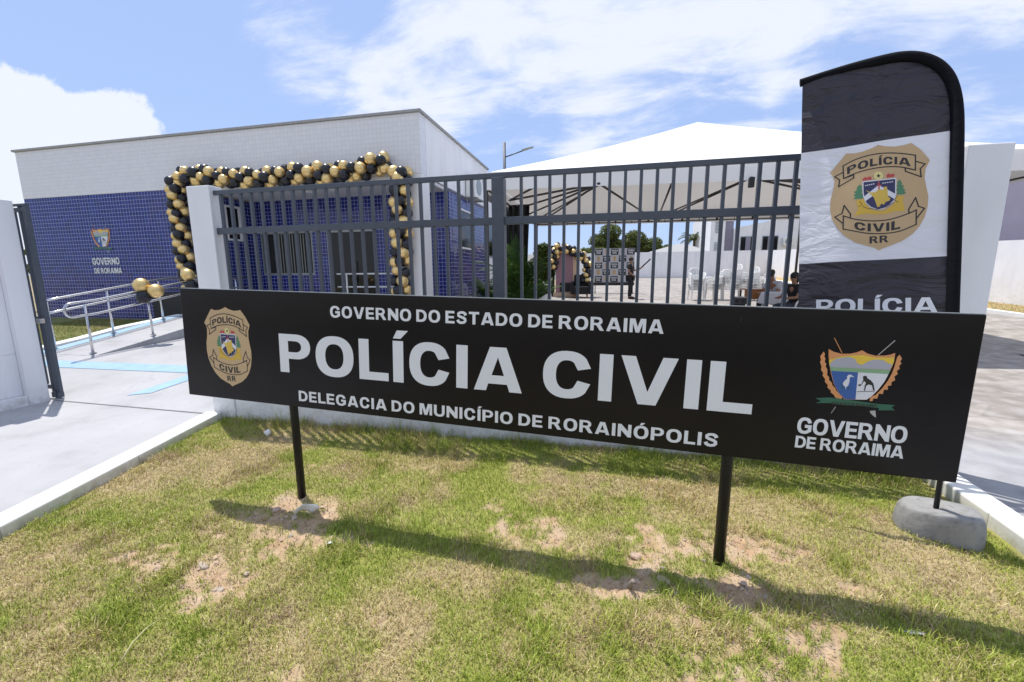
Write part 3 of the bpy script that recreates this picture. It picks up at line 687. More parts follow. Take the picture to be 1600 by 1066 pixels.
o = grid_obj('driveway', [-16,-13,-11.5,-10.6]+frange(-10, -2.6, 30), [3.751, 3.8]+frange(3.9, 9, 36), lambda x, y: z_yard(x, y)+0.004, M['concrete']); tag(o, kind='structure')
def sidewalk():
    mb = MB(); ys = [3.75,2.6,1.6,.6,-.6,-3]; vs = []
    for y in ys:
        e = -4.17+(3.52-max(y,-.6))*.285-.10
        vs += [(-16, y, .004), (e, y, .004)]
    mb.add(vs, [(2*i, 2*i+2, 2*i+3, 2*i+1) for i in range(len(ys)-1)])
    return mb.build('sidewalk', M['concrete'])
tag(sidewalk(), kind='structure')

# lawn: bare soil, dry thatch and live grass follow one patch map (world coordinates)
BARE = [(-1.97,2.03,.36,.18,.8),(-2.3,1.64,.34,.12,.75),(-2.02,1.52,.2,.1,.6),(-2.1,2.33,.25,.10,.95),(-1.85,2.28,.2,.08,.8),(.80,2.42,.30,.14,.85),(.66,2.10,.28,.10,.85),(.77,1.76,.18,.28,.85),
        (-.42,2.36,.24,.13,.8),(.27,2.30,.10,.20,.75),(1.27,2.21,.10,.06,.9),(.1,1.98,.22,.07,.7),(-.75,2.62,.1,.08,.6),(.35,1.88,.22,.07,.7),(-1.5,2.05,.18,.06,.6),(.62,1.5,.25,.15,.7),(.9,1.95,.2,.07,.7)]
DRY = [(-3.3,2.6,.5,.45,.75),(-3.0,3.25,.35,.16,.7),(-2.85,1.5,.55,.25,.6),(-1.36,3.18,.4,.16,.75),(.09,3.04,.8,.16,.85),(-.6,3.2,.4,.16,.6),(1.3,2.9,.4,.25,.6),(-.79,1.88,.3,.14,.6),(1.6,2.4,.4,.3,.55),
       (-.2,2.75,.4,.12,.5),(-1.0,1.6,.3,.15,.45),(.55,2.85,.3,.15,.6),(-2.0,1.0,.5,.2,.5),(.2,1.75,.4,.1,.45),(-2.4,2.75,.35,.15,.45),(1.5,1.5,.5,.2,.4)]
def nz(x, y, s, o): return noise.fractal(Vector((x*s, y*s, o)), 1.0, 2.0, 4)
def patch(L_, x, y):
    v = 0
    for cx, cy, rx, ry, a in L_:
        d = math.hypot((x-cx)/rx, (y-cy)/ry)
        if d < 1.7: v = max(v, a*smooth((1.6-d)/1.1))
    return v
def bare(x, y):
    b = patch(BARE, x, y)
    n = nz(x, y, 5.1, 3.7)+1.0*nz(x, y, 15, 2.9)
    return max(0, min(1, b*.74 + (0.85*n if b > .03 else 0) + max(0, nz(x, y, 5.5, 9.1)-0.30)*1.1 - .06))
def dry(x, y):
    return max(0, min(1, patch(DRY, x, y) + 0.28 + 0.75*nz(x, y, 1.7, 1.3) + 0.55*nz(x, y, 6.5, 5.0)))
def z_lawn(x, y):
    return 0.022*nz(x, y, 1.1, 2.2) + 0.012*nz(x, y, 5, 4.4) + 0.03*bare(x, y)*nz(x, y, 14, 8.0) - 0.012*bare(x, y)
LX0, LX1, LY0, LY1 = -4.3, 2.42, 0.2, 3.73
def kerb_l(y): return -4.16 + (3.52-y)*0.285          # lawn side face of the kerbs
def kerb_r(y): return 2.33 + (y-2.75)*0.08
def kl_(y): return -4.17+(3.52-y)*.285-.05
def kr_(y): return 2.345+(y-2.75)*.085+.05
def build_lawn():
    nx, ny = 250, 130
    X = np.linspace(LX0, LX1, nx+1); Y = np.linspace(LY0, LY1, ny+1)
    V = np.zeros(((nx+1)*(ny+1), 3)); T = np.zeros((len(V), 3)); k = 0
    soilA, soilB, tan, grn = (np.array(c) for c in ((.42,.265,.15), (.54,.42,.29), (.40,.32,.18), (.29,.30,.075)))
    for y in Y:
        for x in X:
            x = min(max(x, kl_(y)), kr_(y)); V[k] = (x, y, z_lawn(x, y)); b = bare(x, y); d = dry(x, y)
            n = 0.5+0.5*nz(x, y, 9, 1); so = soilA*(1-n)+soilB*n
            g = grn*(1-d)+tan*d
            e = smooth((b-.15)/.6)
            T[k] = (g*(1-e)+so*e)*(0.72+.56*(0.5+0.5*nz(x, y, 33, 7)))
            k += 1
    I = np.arange(nx*ny); i = I % nx; j = I//nx; a = j*(nx+1)+i
    F = np.stack([a, a+1, a+nx+2, a+nx+1], 1)
    me = np_mesh('lawn', V, F, M['lawn'], T, True)
    o = link('lawn', me); tag(o, kind='structure')
M['lawn'] = attr_mat('lawn soil', 'tint', 0.95)
def _bump_lawn():
    N = M['lawn'].node_tree.nodes; L = M['lawn'].node_tree.links; B = N['Principled BSDF']
    g = N.new('ShaderNodeNewGeometry'); t = N.new('ShaderNodeTexNoise'); t.inputs['Scale'].default_value = 55; t.inputs['Detail'].default_value = 9; t.inputs['Roughness'].default_value = .7
    L.new(g.outputs['Position'], t.inputs['Vector'])
    bp = N.new('ShaderNodeBump'); bp.inputs['Strength'].default_value = 0.9; bp.inputs['Distance'].default_value = 0.012
    L.new(t.outputs['Fac'], bp.inputs['Height']); L.new(bp.outputs[0], B.inputs['Normal'])
_bump_lawn()
build_lawn()

def build_grass():
    rs = np.random.RandomState(7); rnd = random.Random(5)
    pts = []
    target = 270000
    tries = 0
    while len(pts) < target and tries < 1700000:
        tries += 1
        y = LY0+0.6 + (LY1-LY0-0.6)*rnd.random(); x = LX0+(LX1-LX0)*rnd.random()
        if x < kerb_l(y)+.015 or x > kerb_r(y)-.015: continue
        # only the wedge the lens can take in, plus a margin for a step to the side
        if y < 0.9: continue
        if abs(x+0.2*y) > 2.3*y+0.6: continue
        b = bare(x, y)
        if rnd.random() < smooth((b-.15)/.55)*0.94: continue
        keep = 0.62+0.38*smooth((2.6-y)/1.4)
        if rnd.random() > keep: continue
        pts.append((x, y, b))
    n = len(pts); P_ = np.array(pts)
    # patch values from a coarse lattice keeps this quick
    D = np.array([dry(x, y) for x, y, b in pts])
    tall = np.array([1.0+0.9*max(0, nz(x, y, 2.4, 6.6)-0.05)*2.2 for x, y, b in pts])
    wall = np.clip((P_[:, 1]-3.42)/0.25, 0, 1)
    Z = np.array([z_lawn(x, y) for x, y, b in pts])
    isdry = rs.rand(n) < np.clip(D*0.80+0.04, 0, .92)
    length = (0.019+0.027*rs.rand(n)**1.6)*tall*(1+0.9*wall*(rs.rand(n) < .4)+1.9*wall*(rs.rand(n) < .07)); length[isdry] *= 0.95
    az = rs.rand(n)*2*np.pi
    lean = np.where(isdry, 0.75+0.7*rs.rand(n), 0.35+1.0*rs.rand(n))      # radians from upright at the tip
    wd = 0.0009+0.0011*rs.rand(n)
    dirx, diry = np.cos(az), np.sin(az); px, py = -diry, dirx
    base = np.stack([P_[:, 0], P_[:, 1], Z-0.004], 1)
    l1 = lean*0.45
    mid = base + np.stack([dirx*np.sin(l1), diry*np.sin(l1), np.cos(l1)], 1)*(length*0.55)[:, None]
    tip = mid + np.stack([dirx*np.sin(lean), diry*np.sin(lean), np.cos(lean)*1.0], 1)*(length*0.5)[:, None]
    tip[:, 2] = np.maximum(tip[:, 2], Z+0.004)
    side = np.stack([px, py, np.zeros(n)], 1)
    V = np.stack([base-side*wd[:, None], base+side*wd[:, None], mid-side*(wd*.8)[:, None], mid+side*(wd*.8)[:, None], tip], 1).reshape(-1, 3)
    o = np.arange(n)*5
    F = np.concatenate([np.stack([o, o+1, o+3], 1), np.stack([o, o+3, o+2], 1), np.stack([o+2, o+3, o+4], 1)])
    g1, g2, g3 = np.array([.19,.255,.032]), np.array([.37,.43,.070]), np.array([.50,.46,.10])
    d1, d2, d3 = np.array([.50,.40,.19]), np.array([.62,.53,.30]), np.array([.42,.29,.15])
    r = rs.rand(n)[:, None]; r2 = rs.rand(n)[:, None]
    yel = np.clip(D*1.1, 0, 1)[:, None]
    green = (g1*(1-r)+g2*r)*(1-yel*.6)+g3*yel*.6
    dr = np.where(r2 < .5, d1*(1-r)+d2*r, d1*(1-r)+d3*r)
    dead = np.clip(np.array([nz(x, y, 2.9, 12.5)*1.9+.10 for x, y, b in pts]), 0, 1)[:, None]*(rs.rand(n)[:, None] < .8)
    dr = dr*(1-dead)+np.array([.29,.20,.13])*dead
    c = np.where(isdry[:, None], dr, green)*(0.66+.7*rs.rand(n)[:, None])
    T = np.repeat(c[:, None, :], 5, 1).reshape(-1, 3)
    o = link('grass', np_mesh('grass', V, F, M['grass_blade'], T)); tag(o, kind='stuff', label='short half dry grass growing on the front lawn', cat='grass')
build_grass()

# kerbs
mb = MB()
yk = [3.68, 2.6, 1.6, 0.6, -0.6]
def kl(y): return -4.17 + (3.52-y)*0.285
for a, b in zip(yk[:-1], yk[1:]):
    mb.hexa([(kl(a)-.19,a,-.05),(kl(b)-.19,b,-.05),(kl(b),b,-.05),(kl(a),a,-.05)], [(kl(a)-.19,a,.08),(kl(b)-.19,b,.08),(kl(b),b,.08),(kl(a),a,.08)])
tag(mb.build('kerb', M['kerb'], bevel=.012), kind='structure')
mb = MB()
yk = [3.70, 3.0, 2.2, 1.2, -0.4]
def kr(y): return 2.345+(y-2.75)*0.085
for a, b in zip(yk[:-1], yk[1:]):
    mb.hexa([(kr(a),a,-.05),(kr(b),b,-.05),(kr(b)+.175,b,-.05),(kr(a)+.175,a,-.05)], [(kr(a),a,.10),(kr(b),b,.10),(kr(b)+.175,b,.10),(kr(a)+.175,a,.10)])
tag(mb.build('kerb', M['kerb'], bevel=.012), kind='structure')
# paving right of the kerb out to the street
mb = MB()
mb.add([(2.2,-3,.003),(10.6,-3,.003),(10.6,3.739,.003),(2.5,3.739,.003)], [(0,1,2,3)])
tag(mb.build('pavement', M['paving']), kind='structure')
M['asphalt'] = concrete('street asphalt', (.055, .055, .058), scale=3, crack=False, rough=.9)
mb = MB(); mb.add([(-60,-14,-.03),(60,-14,-.03),(60,-3.4,-.03),(-60,-3.4,-.03)], [(0,1,2,3)])
tag(mb.build('unseen_road', M['asphalt']), kind='structure')  # out of view behind the lens, added to darken the tile reflections
# track groove of the sliding gate
mb = MB(); mb.add([(-7.0,3.80,.008),(-4.1,3.76,.008),(-4.1,3.785,.008),(-7.0,3.825,.008)], [(0,1,2,3)])
tag(mb.build('track_groove', M['groove']), kind='structure')

# ramp with its landing
def rz(y): return 0.20 + (min(y, 7.85)-5.5)*0.170 if y > 5.5 else 0.20
mb = MB()
for a, b in ((5.45,6.2),(6.2,7.0),(7.0,7.85),(7.85,10.55)):
    mb.hexa([(-10.36,a,0),(-8.86,a,0),(-8.86,b,0),(-10.36,b,0)], [(-10.36,a,rz(a)+.012),(-8.86,a,rz(a)+.012),(-8.86,b,rz(b)+.012),(-10.36,b,rz(b)+.012)])
mb.box(-8.86,-4.3,8.95,10.55,.1,.60)
mb.box(-8.86,-4.3,8.6,8.949,.1,.45); mb.box(-8.86,-4.3,8.25,8.599,.1,.32)
tag(mb.build('entrance_ramp', M['concrete'], bevel=.01), kind='structure')
mb = MB()       # whitewashed edge beside the ramp
for a, b in ((5.3,6.2),(6.2,7.0),(7.0,8.4)):
    mb.hexa([(-10.62,a,0),(-10.365,a,0),(-10.365,b,0),(-10.62,b,0)], [(-10.62,a,rz(a)+.05),(-10.365,a,rz(a)+.05),(-10.365,b,rz(b)+.05),(-10.62,b,rz(b)+.05)])
tag(mb.build('kerb', M['kerb'], bevel=.012), kind='structure')
# tactile guide strips laid on the concrete
def strip(pts, zf):
    vs = [(x, y, zf(x, y)) for x, y in pts]
    mb = MB(); n = len(vs)//2
    mb.add(vs, [(2*i, 2*i+1, 2*i+3, 2*i+2) for i in range(n-1)])
    return tag(mb.build('tactile_paving', M['tactile']), kind='structure')
zs = lambda x, y: z_yard(x, y)+0.010
strip([(-9.9,4.85),(-9.9,5.15),(-8.9,4.86),(-8.9,5.16),(-7.5,4.89),(-7.5,5.19),(-6.5,4.92),(-6.5,5.22),(-5.6,4.93),(-5.6,5.23)], zs)
strip([(-6.18,4.08),(-5.92,4.2),(-6.12,4.5),(-5.86,4.6),(-6.08,4.915),(-5.8,4.925)], zs)
strip([(-10.32,5.45),(-10.02,5.45),(-10.32,6.2),(-10.02,6.2),(-10.32,7.0),(-10.02,7.0),(-10.32,7.85),(-10.02,7.85),(-10.32,8.8),(-10.02,8.8)], lambda x, y: rz(y)+.020)
strip([(-10.3,4.80),(-9.92,4.80),(-10.3,5.44),(-9.92,5.44)], zs)
# the strip of lawn before the tiled wall
M['turf'] = plain('side lawn turf', (0.19, 0.20, 0.055), 0.95, 0, 0.35, 5, 1.0, 90)  # one olive base with random tone variation
xs = frange(-18, -10.62, 20); ys = frange(5.0, 8.99, 16)
o = grid_obj('side_lawn', xs, ys, lambda x, y: 0.19+0.055*(y-5.0)+0.012*nz(x, y, 3, 1) if y > 5.01 else 0.0, M['turf']); tag(o, kind='structure')
def blades(name, n, box, zf, seed, hmax=.07):
    rs = np.random.RandomState(seed)
    x = box[0]+(box[1]-box[0])*rs.rand(n); y = box[2]+(box[3]-box[2])*rs.rand(n); z = np.array([zf(a, b) for a, b in zip(x, y)])
    az = rs.rand(n)*6.283; le = .3+.8*rs.rand(n); L_ = hmax*(.4+.6*rs.rand(n)); w = .004
    b = np.stack([x, y, z-.005], 1); t = b+np.stack([np.cos(az)*np.sin(le), np.sin(az)*np.sin(le), np.cos(le)], 1)*L_[:, None]
    s = np.stack([-np.sin(az), np.cos(az), 0*az], 1)*w
    V = np.stack([b-s, b+s, t], 1).reshape(-1, 3); F = np.arange(3*n).reshape(-1, 3)
    r = rs.rand(n)[:, None]; d = (rs.rand(n) < np.array([.2+.5*(nz(a, c, 1.2, 3)+.3) for a, c in zip(x, y)]))[:, None]
    c = np.where(d, np.array([.36,.26,.12])*(0.7+.5*r), np.array([.14,.19,.03])*(0.7+.6*r))
    o = link(name, np_mesh(name, V, F, M['grass_blade'], np.repeat(c[:, None, :], 3, 1).reshape(-1, 3)))
    return o
tag(blades('grass', 26000, (-14.5,-10.63,5.05,8.95), lambda x, y: 0.19+0.055*(y-5.0), 3), kind='stuff', label='short lawn grass before the blue tiled wall', cat='grass')
# dry verge along the right hand wall
mb = MB()
for a, b in zip(frange(6, 36, 12)[:-1], frange(6, 36, 12)[1:]):
    mb.hexa([(10.6,a,z_lot(0,a)-.2),(10.78,a,z_lot(0,a)-.2),(10.78,b,z_lot(0,b)-.2),(10.6,b,z_lot(0,b)-.2)], [(10.6,a,z_lot(0,a)+.1),(10.78,a,z_lot(0,a)+.1),(10.78,b,z_lot(0,b)+.1),(10.6,b,z_lot(0,b)+.1)])
tag(mb.build('kerb', M['kerb']), kind='structure')
M['dry_turf'] = plain('dead verge grass', (0.40, 0.29, 0.13), 0.95, 0, 0.25, 4, 1.0, 60)
o = grid_obj('verge', [10.78, 11.4, 12.3], frange(6, 36.4, 20), lambda x, y: z_lot(x, y)+.09, M['dry_turf']); tag(o, kind='structure')
tag(blades('grass', 9000, (10.8,12.28,11,22), lambda x, y: z_lot(x, y)+.09, 4), kind='stuff', label='dead verge grass at the foot of the right lot wall', cat='grass')
# ------------------------------------------------------------------ the police station
YF, YB = 9.0, 10.6
st = empty('police_station', 'flat roofed white tiled station building with cobalt blue tiled lower walls', 'building', (-10.2, 9.0, 0))
def sb(): return LMB(st.location)
m = sb(); m.box(-16.30,-4.07,YF,YF+.30,3.80,5.06); m.box(-16.29,-16.0,YF+.301,21,.2,5.055); m.box(-10.33,-4.68,YF,YF+.30,3.66,3.799)
m.build('upper_wall', M['white_tile'], st, .01)
m = sb(); m.box(-16.36,-4.02,YF-.045,YF+.35,5.06,5.115); m.box(-4.38,-4.02,YF+.351,14.35,5.06,5.115); m.box(-16.36,-16.0,YF+.351,21,5.06,5.115)
m.build('coping', M['cap'], st, .006)
m = sb(); m.box(-16.29,-10.33,YF+.006,YF+.28,.45,3.799); m.box(-10.34,-10.10,YF+.281,YB,.45,3.66)
m.build('front_wall', M['blue_tile'], st)
m = sb(); m.box(-16.28,-10.35,YF+.02,YF+.27,.1,.449); m.build('plinth', M['plinth'], st)
m = sb(); m.box(-4.66,-4.07,YF,YF+.42,.2,3.799); m.build('corner_pier', M['clean_white'], st, .008)
m = sb(); m.box(-4.36,-4.071,YF+.302,14.32,3.80,5.059); m.build('side_band', M['clean_white'], st)
m = sb(); m.box(-16.0,-4.37,YF+.31,21,4.85,4.95); m.build('roof', M['cap'], st)
m = sb(); m.box(-10.09,-4.10,YF+.301,YB,3.70,3.78); pc = m.build('porch_ceiling', M['ceiling'], st)
for x in (-7.5, -6.75):
    m = sb(); m.tube([(x,9.7,3.70),(x,9.7,3.685)], .13, 20); m.build('ceiling_lamp', M['clean_white'], pc)
# porch back wall pieced round its window and door
m = sb()
for x0, x1, z0, z1 in ((-10.10,-9.96,.45,3.70),(-9.96,-8.22,.45,1.60),(-9.96,-8.22,2.84,3.70),(-8.22,-7.74,.45,3.70),(-7.74,-6.20,2.84,3.70),(-6.20,-4.06,.45,3.70)):
    m.box(x0,x1,YB,YB+.2,z0,z1)
m.build('porch_wall', M['blue_tile'], st)
w = sb(); w.box(-9.96,-8.22,YB+.02,YB+.07,1.60,1.66); w.box(-9.96,-8.22,YB+.02,YB+.07,2.79,2.84); w.box(-9.96,-9.91,YB+.02,YB+.07,1.661,2.789); w.box(-8.27,-8.22,YB+.02,YB+.07,1.661,2.789); w.box(-9.50,-9.46,YB+.02,YB+.07,1.661,2.789)
win = w.build('window', M['alu'], st)
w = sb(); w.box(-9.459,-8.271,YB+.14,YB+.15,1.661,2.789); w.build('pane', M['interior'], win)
w = sb(); w.box(-9.909,-9.501,YB+.14,YB+.15,1.661,2.789); w.build('pane', M['dark'], win)
for k in range(13):
    x = -9.42 + k*.091
    w = sb(); w.hexa([(x,YB+.105,1.67),(x+.045,YB+.075,1.67),(x+.048,YB+.078,1.67),(x+.003,YB+.108,1.67)], [(x,YB+.105,2.78),(x+.045,YB+.075,2.78),(x+.048,YB+.078,2.78),(x+.003,YB+.108,2.78)]); w.build('blind_slat', M['blind'], win)
d = sb(); d.box(-7.74,-7.65,YB+.0,YB+.09,.6,2.84); d.box(-6.26,-6.20,YB+.0,YB+.09,.6,2.84); d.box(-7.65,-6.26,YB+.0,YB+.09,2.77,2.84); d.box(-6.98,-6.93,YB+.01,YB+.07,.6,2.769)
dr = d.build('door', M['alu'], st)
d = sb(); d.box(-7.649,-6.981,YB+.035,YB+.045,.61,2.769); d.box(-6.929,-6.261,YB+.035,YB+.045,.61,2.769); d.build('pane', M['glass_dark'], dr)
d = sb(); d.tube([(-6.90,YB+.0,1.5),(-6.90,YB-.05,1.52),(-6.90,YB-.05,1.95),(-6.90,YB,1.97)], .014, 8); d.build('handle', M['steel'], dr)
# window in the porch's left return wall
w = sb(); w.box(-10.099,-10.06,9.62,10.12,2.55,2.60); w.box(-10.099,-10.06,9.62,10.12,3.43,3.48); w.box(-10.099,-10.06,9.62,9.67,2.601,3.429); w.box(-10.099,-10.06,10.04,10.12,2.601,3.429)
w2 = w.build('window', M['clean_white'], st)
w = sb(); w.box(-10.0985,-10.085,9.671,10.039,2.601,3.429); w.build('pane', M['glass_dark'], w2)
# side wall beyond the pier, glossy pale tile, its window, and the lower rear wing
m = sb(); m.box(-4.30,-4.055,YB+.201,14.3,.3,3.70); m.build('side_wall', M['blue_tile'], st)
w = sb(); w.box(-4.054,-4.02,11.35,11.40,2.3,3.4); w.box(-4.054,-4.02,12.35,12.40,2.3,3.4); w.box(-4.054,-4.02,11.401,12.349,2.3,2.35); w.box(-4.054,-4.02,11.401,12.349,3.35,3.4)
w3 = w.build('window', M['clean_white'], st)
w = sb(); w.box(-4.0535,-4.045,11.401,12.349,2.351,3.349); w.build('pane', M['glass_dark'], w3)
m = sb(); m.box(-12,-4.32,14.33,21,.4,4.2); wing = m.build('rear_wing', M['clean_white'], st)
for y in (15.0, 16.6):
    w = sb(); w.box(-4.319,-4.29,y,y+.9,2.2,3.5); ww = w.build('window', M['lilac'], st)
    w = sb(); w.box(-4.2895,-4.28,y+.06,y+.84,2.26,3.44); w.build('pane', M['glass_dark'], ww)
# crest and lettering fixed to the tiled wall
def wall_art():
    cx, cz, s = -13.62, 2.66, .56
    m = sb(); crest(m, lambda u, v, l: (cx+u*s, YF-.004-l*1.5, cz+v*s), False); m.build('crest', [M[k] for k in CR_MATS], st)
    m = sb()
    text_piece(m, 'GOVERNO', lambda u, v, d=0.0: (-14.08+u*.98, YF-.006-d, 1.93+v*.19), 0, .27, .2, .09)
    text_piece(m, 'DE RORAIMA', lambda u, v, d=0.0: (-14.06+u*1.0, YF-.006-d, 1.69+v*.15), 0, .27, .2, .09)
    m.build('lettering', M['letter'], st)
wall_art()
# air conditioner on the side wall
ac = empty('air_conditioner', 'white split air conditioner unit bracketed high on the station side wall', 'air conditioner', (-3.9, 12.4, 3.75))
m = LMB(ac.location); m.box(-4.05,-3.75,11.95,12.8,3.78,4.42); m.build('casing', M['white_plastic'], ac, .02)
m = LMB(ac.location); m.tube([(-3.752,12.25,4.1),(-3.735,12.25,4.1)], .24, 24); g_ = m.build('fan_grille', M['alu'], ac)
for y in (12.05, 12.65):
    m = LMB(ac.location); m.box(-4.07,-3.72,y,y+.03,3.74,3.775); m.box(-4.07,-4.04,y+.001,y+.029,3.5,3.739); m.build('bracket', M['alu'], ac)
# dark box standing in for a dark area beside the entrance, below the balloons
pn = empty('dark_box', 'low matt black box by the blue wall under the balloon column', 'planter', (-11.1, 8.75, .40))
m = LMB(pn.location); m.box(-11.62,-10.62,8.60,8.90,.36,1.18); m.build('body', M['dark'], pn, .01)
m = LMB(pn.location); m.box(-11.66,-10.60,8.57,8.93,.30,.359); m.build('base', M['cap'], pn)

# ------------------------------------------------------------------ front fence with its low wall and pillars
FY = 3.78
w = MB(); w.box(-4.06,2.43,3.73,3.86,-.1,.66); tag(w.build('low_wall', M['white_paint'], bevel=.008), 'low whitewashed wall carrying the barred fence behind the black sign', 'wall')
w = MB(); w.box(-4.35,-4.06,3.715,3.875,-.1,2.53); tag(w.build('gate_pillar', M['white_paint'], bevel=.008), 'slim white pillar at the left end of the barred fence', 'pillar')
w = MB(); w.box(2.43,2.70,3.715,3.90,-.1,2.46); tag(w.build('gate_pillar', M['white_paint'], bevel=.008), 'broad white pillar behind the right edge of the feather flag', 'pillar')
fe = empty('metal_fence', 'dark blue grey steel bar fence standing on the low white wall', 'fence', (-.9, FY, .66))
def fb(): return LMB(fe.location)
m = fb(); m.box(-4.13,2.43,FY-.02,FY+.02,2.438,2.482); m.build('top_rail', M['fence'], fe, .003)
m = fb(); m.box(-4.10,2.43,FY-.026,FY+.026,2.036,2.100); m.build('middle_rail', M['fence'], fe, .003)
m = fb(); m.box(-1.025,-.915,FY-.055,FY+.055,.66,2.437); m.build('post', M['fence'], fe, .004)
m = fb(); m.box(-4.06,2.43,FY-.02,FY+.02,.72,.76); m.build('bottom_rail', M['fence'], fe, .003)
m = LMB((0,0,0)); m.box(-.0125,.0125,-.016,.016,-.9,.877); bar_me = m.mesh('bar', M['fence'])
bx = -3.985; k = 0
while bx < 2.40:
    if not (-1.06 < bx < -.88):
        o = link('bar', bar_me, fe, .003 if k < 0 else 0); o.location = (bx-fe.location.x, 0, 1.56-fe.location.z)
    bx += .1255 if bx < -1.06 else .1270
    if -1.06 < bx < -.88: bx = -.765
    k += 1
# left flank wall beside the open gateway
fl = empty('flank_wall', 'white return wall left of the gateway with a barred opening', 'wall', (-7.25, 3.2, 0))
def lb(): return LMB(fl.location)
m = lb(); m.box(-7.40,-7.07,3.60,3.80,-.1,2.52); m.build('pillar', M['white_paint'], fl, .008)
m = lb(); m.box(-7.40,-7.075,1.2,3.599,-.1,.13); m.build('plinth', M['white_paint'], fl, .008)
m = lb(); m.box(-7.36,-7.145,1.2,3.599,.131,.66); m.box(-7.36,-7.145,3.40,3.599,.661,2.50); m.build('panel', M['white_paint'], fl, .006)
for i in range(12):
    y = 3.30 - i*.125
    m = lb(); m.box(-7.27,-7.24,y,y+.03,.66,2.40); m.build('bar', M['fence'], fl)
m = lb(); m.box(-7.275,-7.235,1.3,3.399,2.401,2.445); m.build('rail', M['fence'], fl)
m = lb(); m.box(-7.276,-7.234,1.3,3.399,1.02,1.06); m.build('rail', M['fence'], fl)
# sliding gate run back behind the flank wall
ga = empty('sliding_gate', 'dark grey steel sliding gate pushed open behind the white flank wall', 'gate', (-8.3, 3.88, 0))
def gb(): return LMB(ga.location)
for x0, x1 in ((-7.045,-6.985),(-7.125,-7.10),(-9.9,-9.84)):
    m = gb(); m.box(x0,x1,3.86,3.90,.10,2.47); m.build('stile', M['fence'], ga, .003)
for z in (.14, 1.05, 2.40):
    m = gb(); m.box(-9.84,-7.0455,3.865,3.895,z,z+.05); m.build('rail', M['fence'], ga, .003)
m = gb(); m.box(-9.9,-6.985,3.858,3.902,2.471,2.495); m.build('top_rail', M['fence'], ga)
for i in range(20):
    x = -7.24-.125*i
    m = gb(); m.box(x,x+.03,3.865,3.895,.2,2.4); m.build('bar', M['fence'], ga)
for x in (-7.02, -7.11, -7.07):
    m = gb(); m.box(x-.015,x+.02,3.85,3.91,.03,.099 if x != -7.07 else .139); m.build('foot', M['fence'], ga)
m = gb(); m.box(-7.10,-7.0,3.82,3.8595,1.02,1.08); m.build('lock', M['steel'], ga, .004)

# ------------------------------------------------------------------ ramp handrails
def handrail(label, posts, x, y0, y1, loop):
    h = empty('handrail', label, 'handrail', (x, (y0+y1)/2, .4))
    def at(y, dz): return (x, y, rz(max(y, 5.5))+.03+dz)
    for y in posts:
        m = LMB(h.location); b = at(y, 0); m.tube([b, (x, y, b[2]+.89)], .021, 12); p = m.build('post', M['steel'], h)
        m = LMB(h.location); m.tube([(x,y,b[2]),(x,y,b[2]+.012)], .05, 14); m.build('foot_plate', M['steel'], p)
    ys = [y0+(y1-y0)*i/10 for i in range(11)]
    top = [at(y, .92) for y in ys]; low = [at(y, .68) for y in ys]
    if loop:
        a, b = top[0], low[0]; mid = [(x, a[1]-.10*math.sin(t), (a[2]+b[2])/2+(a[2]-b[2])/2*math.cos(t)) for t in [math.pi*i/8 for i in range(9)]]
        m = LMB(h.location); m.tube(top[::-1]+mid[1:-1]+low, .021, 12); m.build('rail', M['steel'], h)
    else:
        for q in (top, low):
            m = LMB(h.location); m.tube(q, .021, 12); m.build('rail', M['steel'], h)
    return h
handrail('stainless handrail on the wall side of the ramp', (5.66,6.65,7.70,8.7), -10.15, 5.50, 9.0, False)
handrail('stainless handrail on the yard side of the ramp with a looped end', (5.54,6.60,7.66,8.7), -9.02, 5.34, 9.0, True)
# railing before the glass door
rl = empty('porch_railing', 'white tubular railing across the porch before the glass door', 'railing', (-6.2, 10.0, .6))
def pb(): return LMB(rl.location)
for z in (1.62, 1.28):
    m = pb(); m.tube([(-7.0,9.9,z),(-5.2,9.9,z)], .022, 10); m.build('rail', M['white_plastic'], rl)
for x in (-6.72, -5.3):
    m = pb(); m.tube([(x,9.9,.6),(x,9.9,1.6)], .022, 10); m.build('post', M['white_plastic'], rl)

# ------------------------------------------------------------------ balloons
def balloon_mesh(name, mat):
    m = MB(); nu, nv = 20, 14; vs = []
    for j in range(nv+1):
        th = math.pi*j/nv; z = math.cos(th); r = math.sin(th)*(1+.05*z)
        for i in range(nu):
            ph = 2*math.pi*i/nu; vs.append((.140*r*math.cos(ph), .140*r*math.sin(ph), .150*z-(.012 if j == nv else 0)))
    m.add(vs, [(j*nu+i,(j+1)*nu+i,(j+1)*nu+(i+1)%nu,j*nu+(i+1)%nu) for j in range(nv) for i in range(nu)], 0, True)
    m.tube([(0,0,-.150),(0,0,-.165),(0,0,-.175)], [.010,.006,.014], 8)
    return m.mesh(name, mat)
BM = [balloon_mesh('balloon', M['gold_bal']), balloon_mesh('balloon', M['black_bal'])]
def put_balloon(parent, p, col, s, rnd, out=None):
    o = link('balloon', BM[col], parent); o.location = local(parent, p)
    if out is not None: q = Vector(out).to_track_quat('Z', 'Y'); o.rotation_mode = 'QUATERNION'; o.rotation_quaternion = q
    else: o.rotation_euler = (rnd.uniform(-.5,.5), rnd.uniform(-.5,.5), rnd.uniform(0,6))
    o.scale = (s, s, s)
    return o
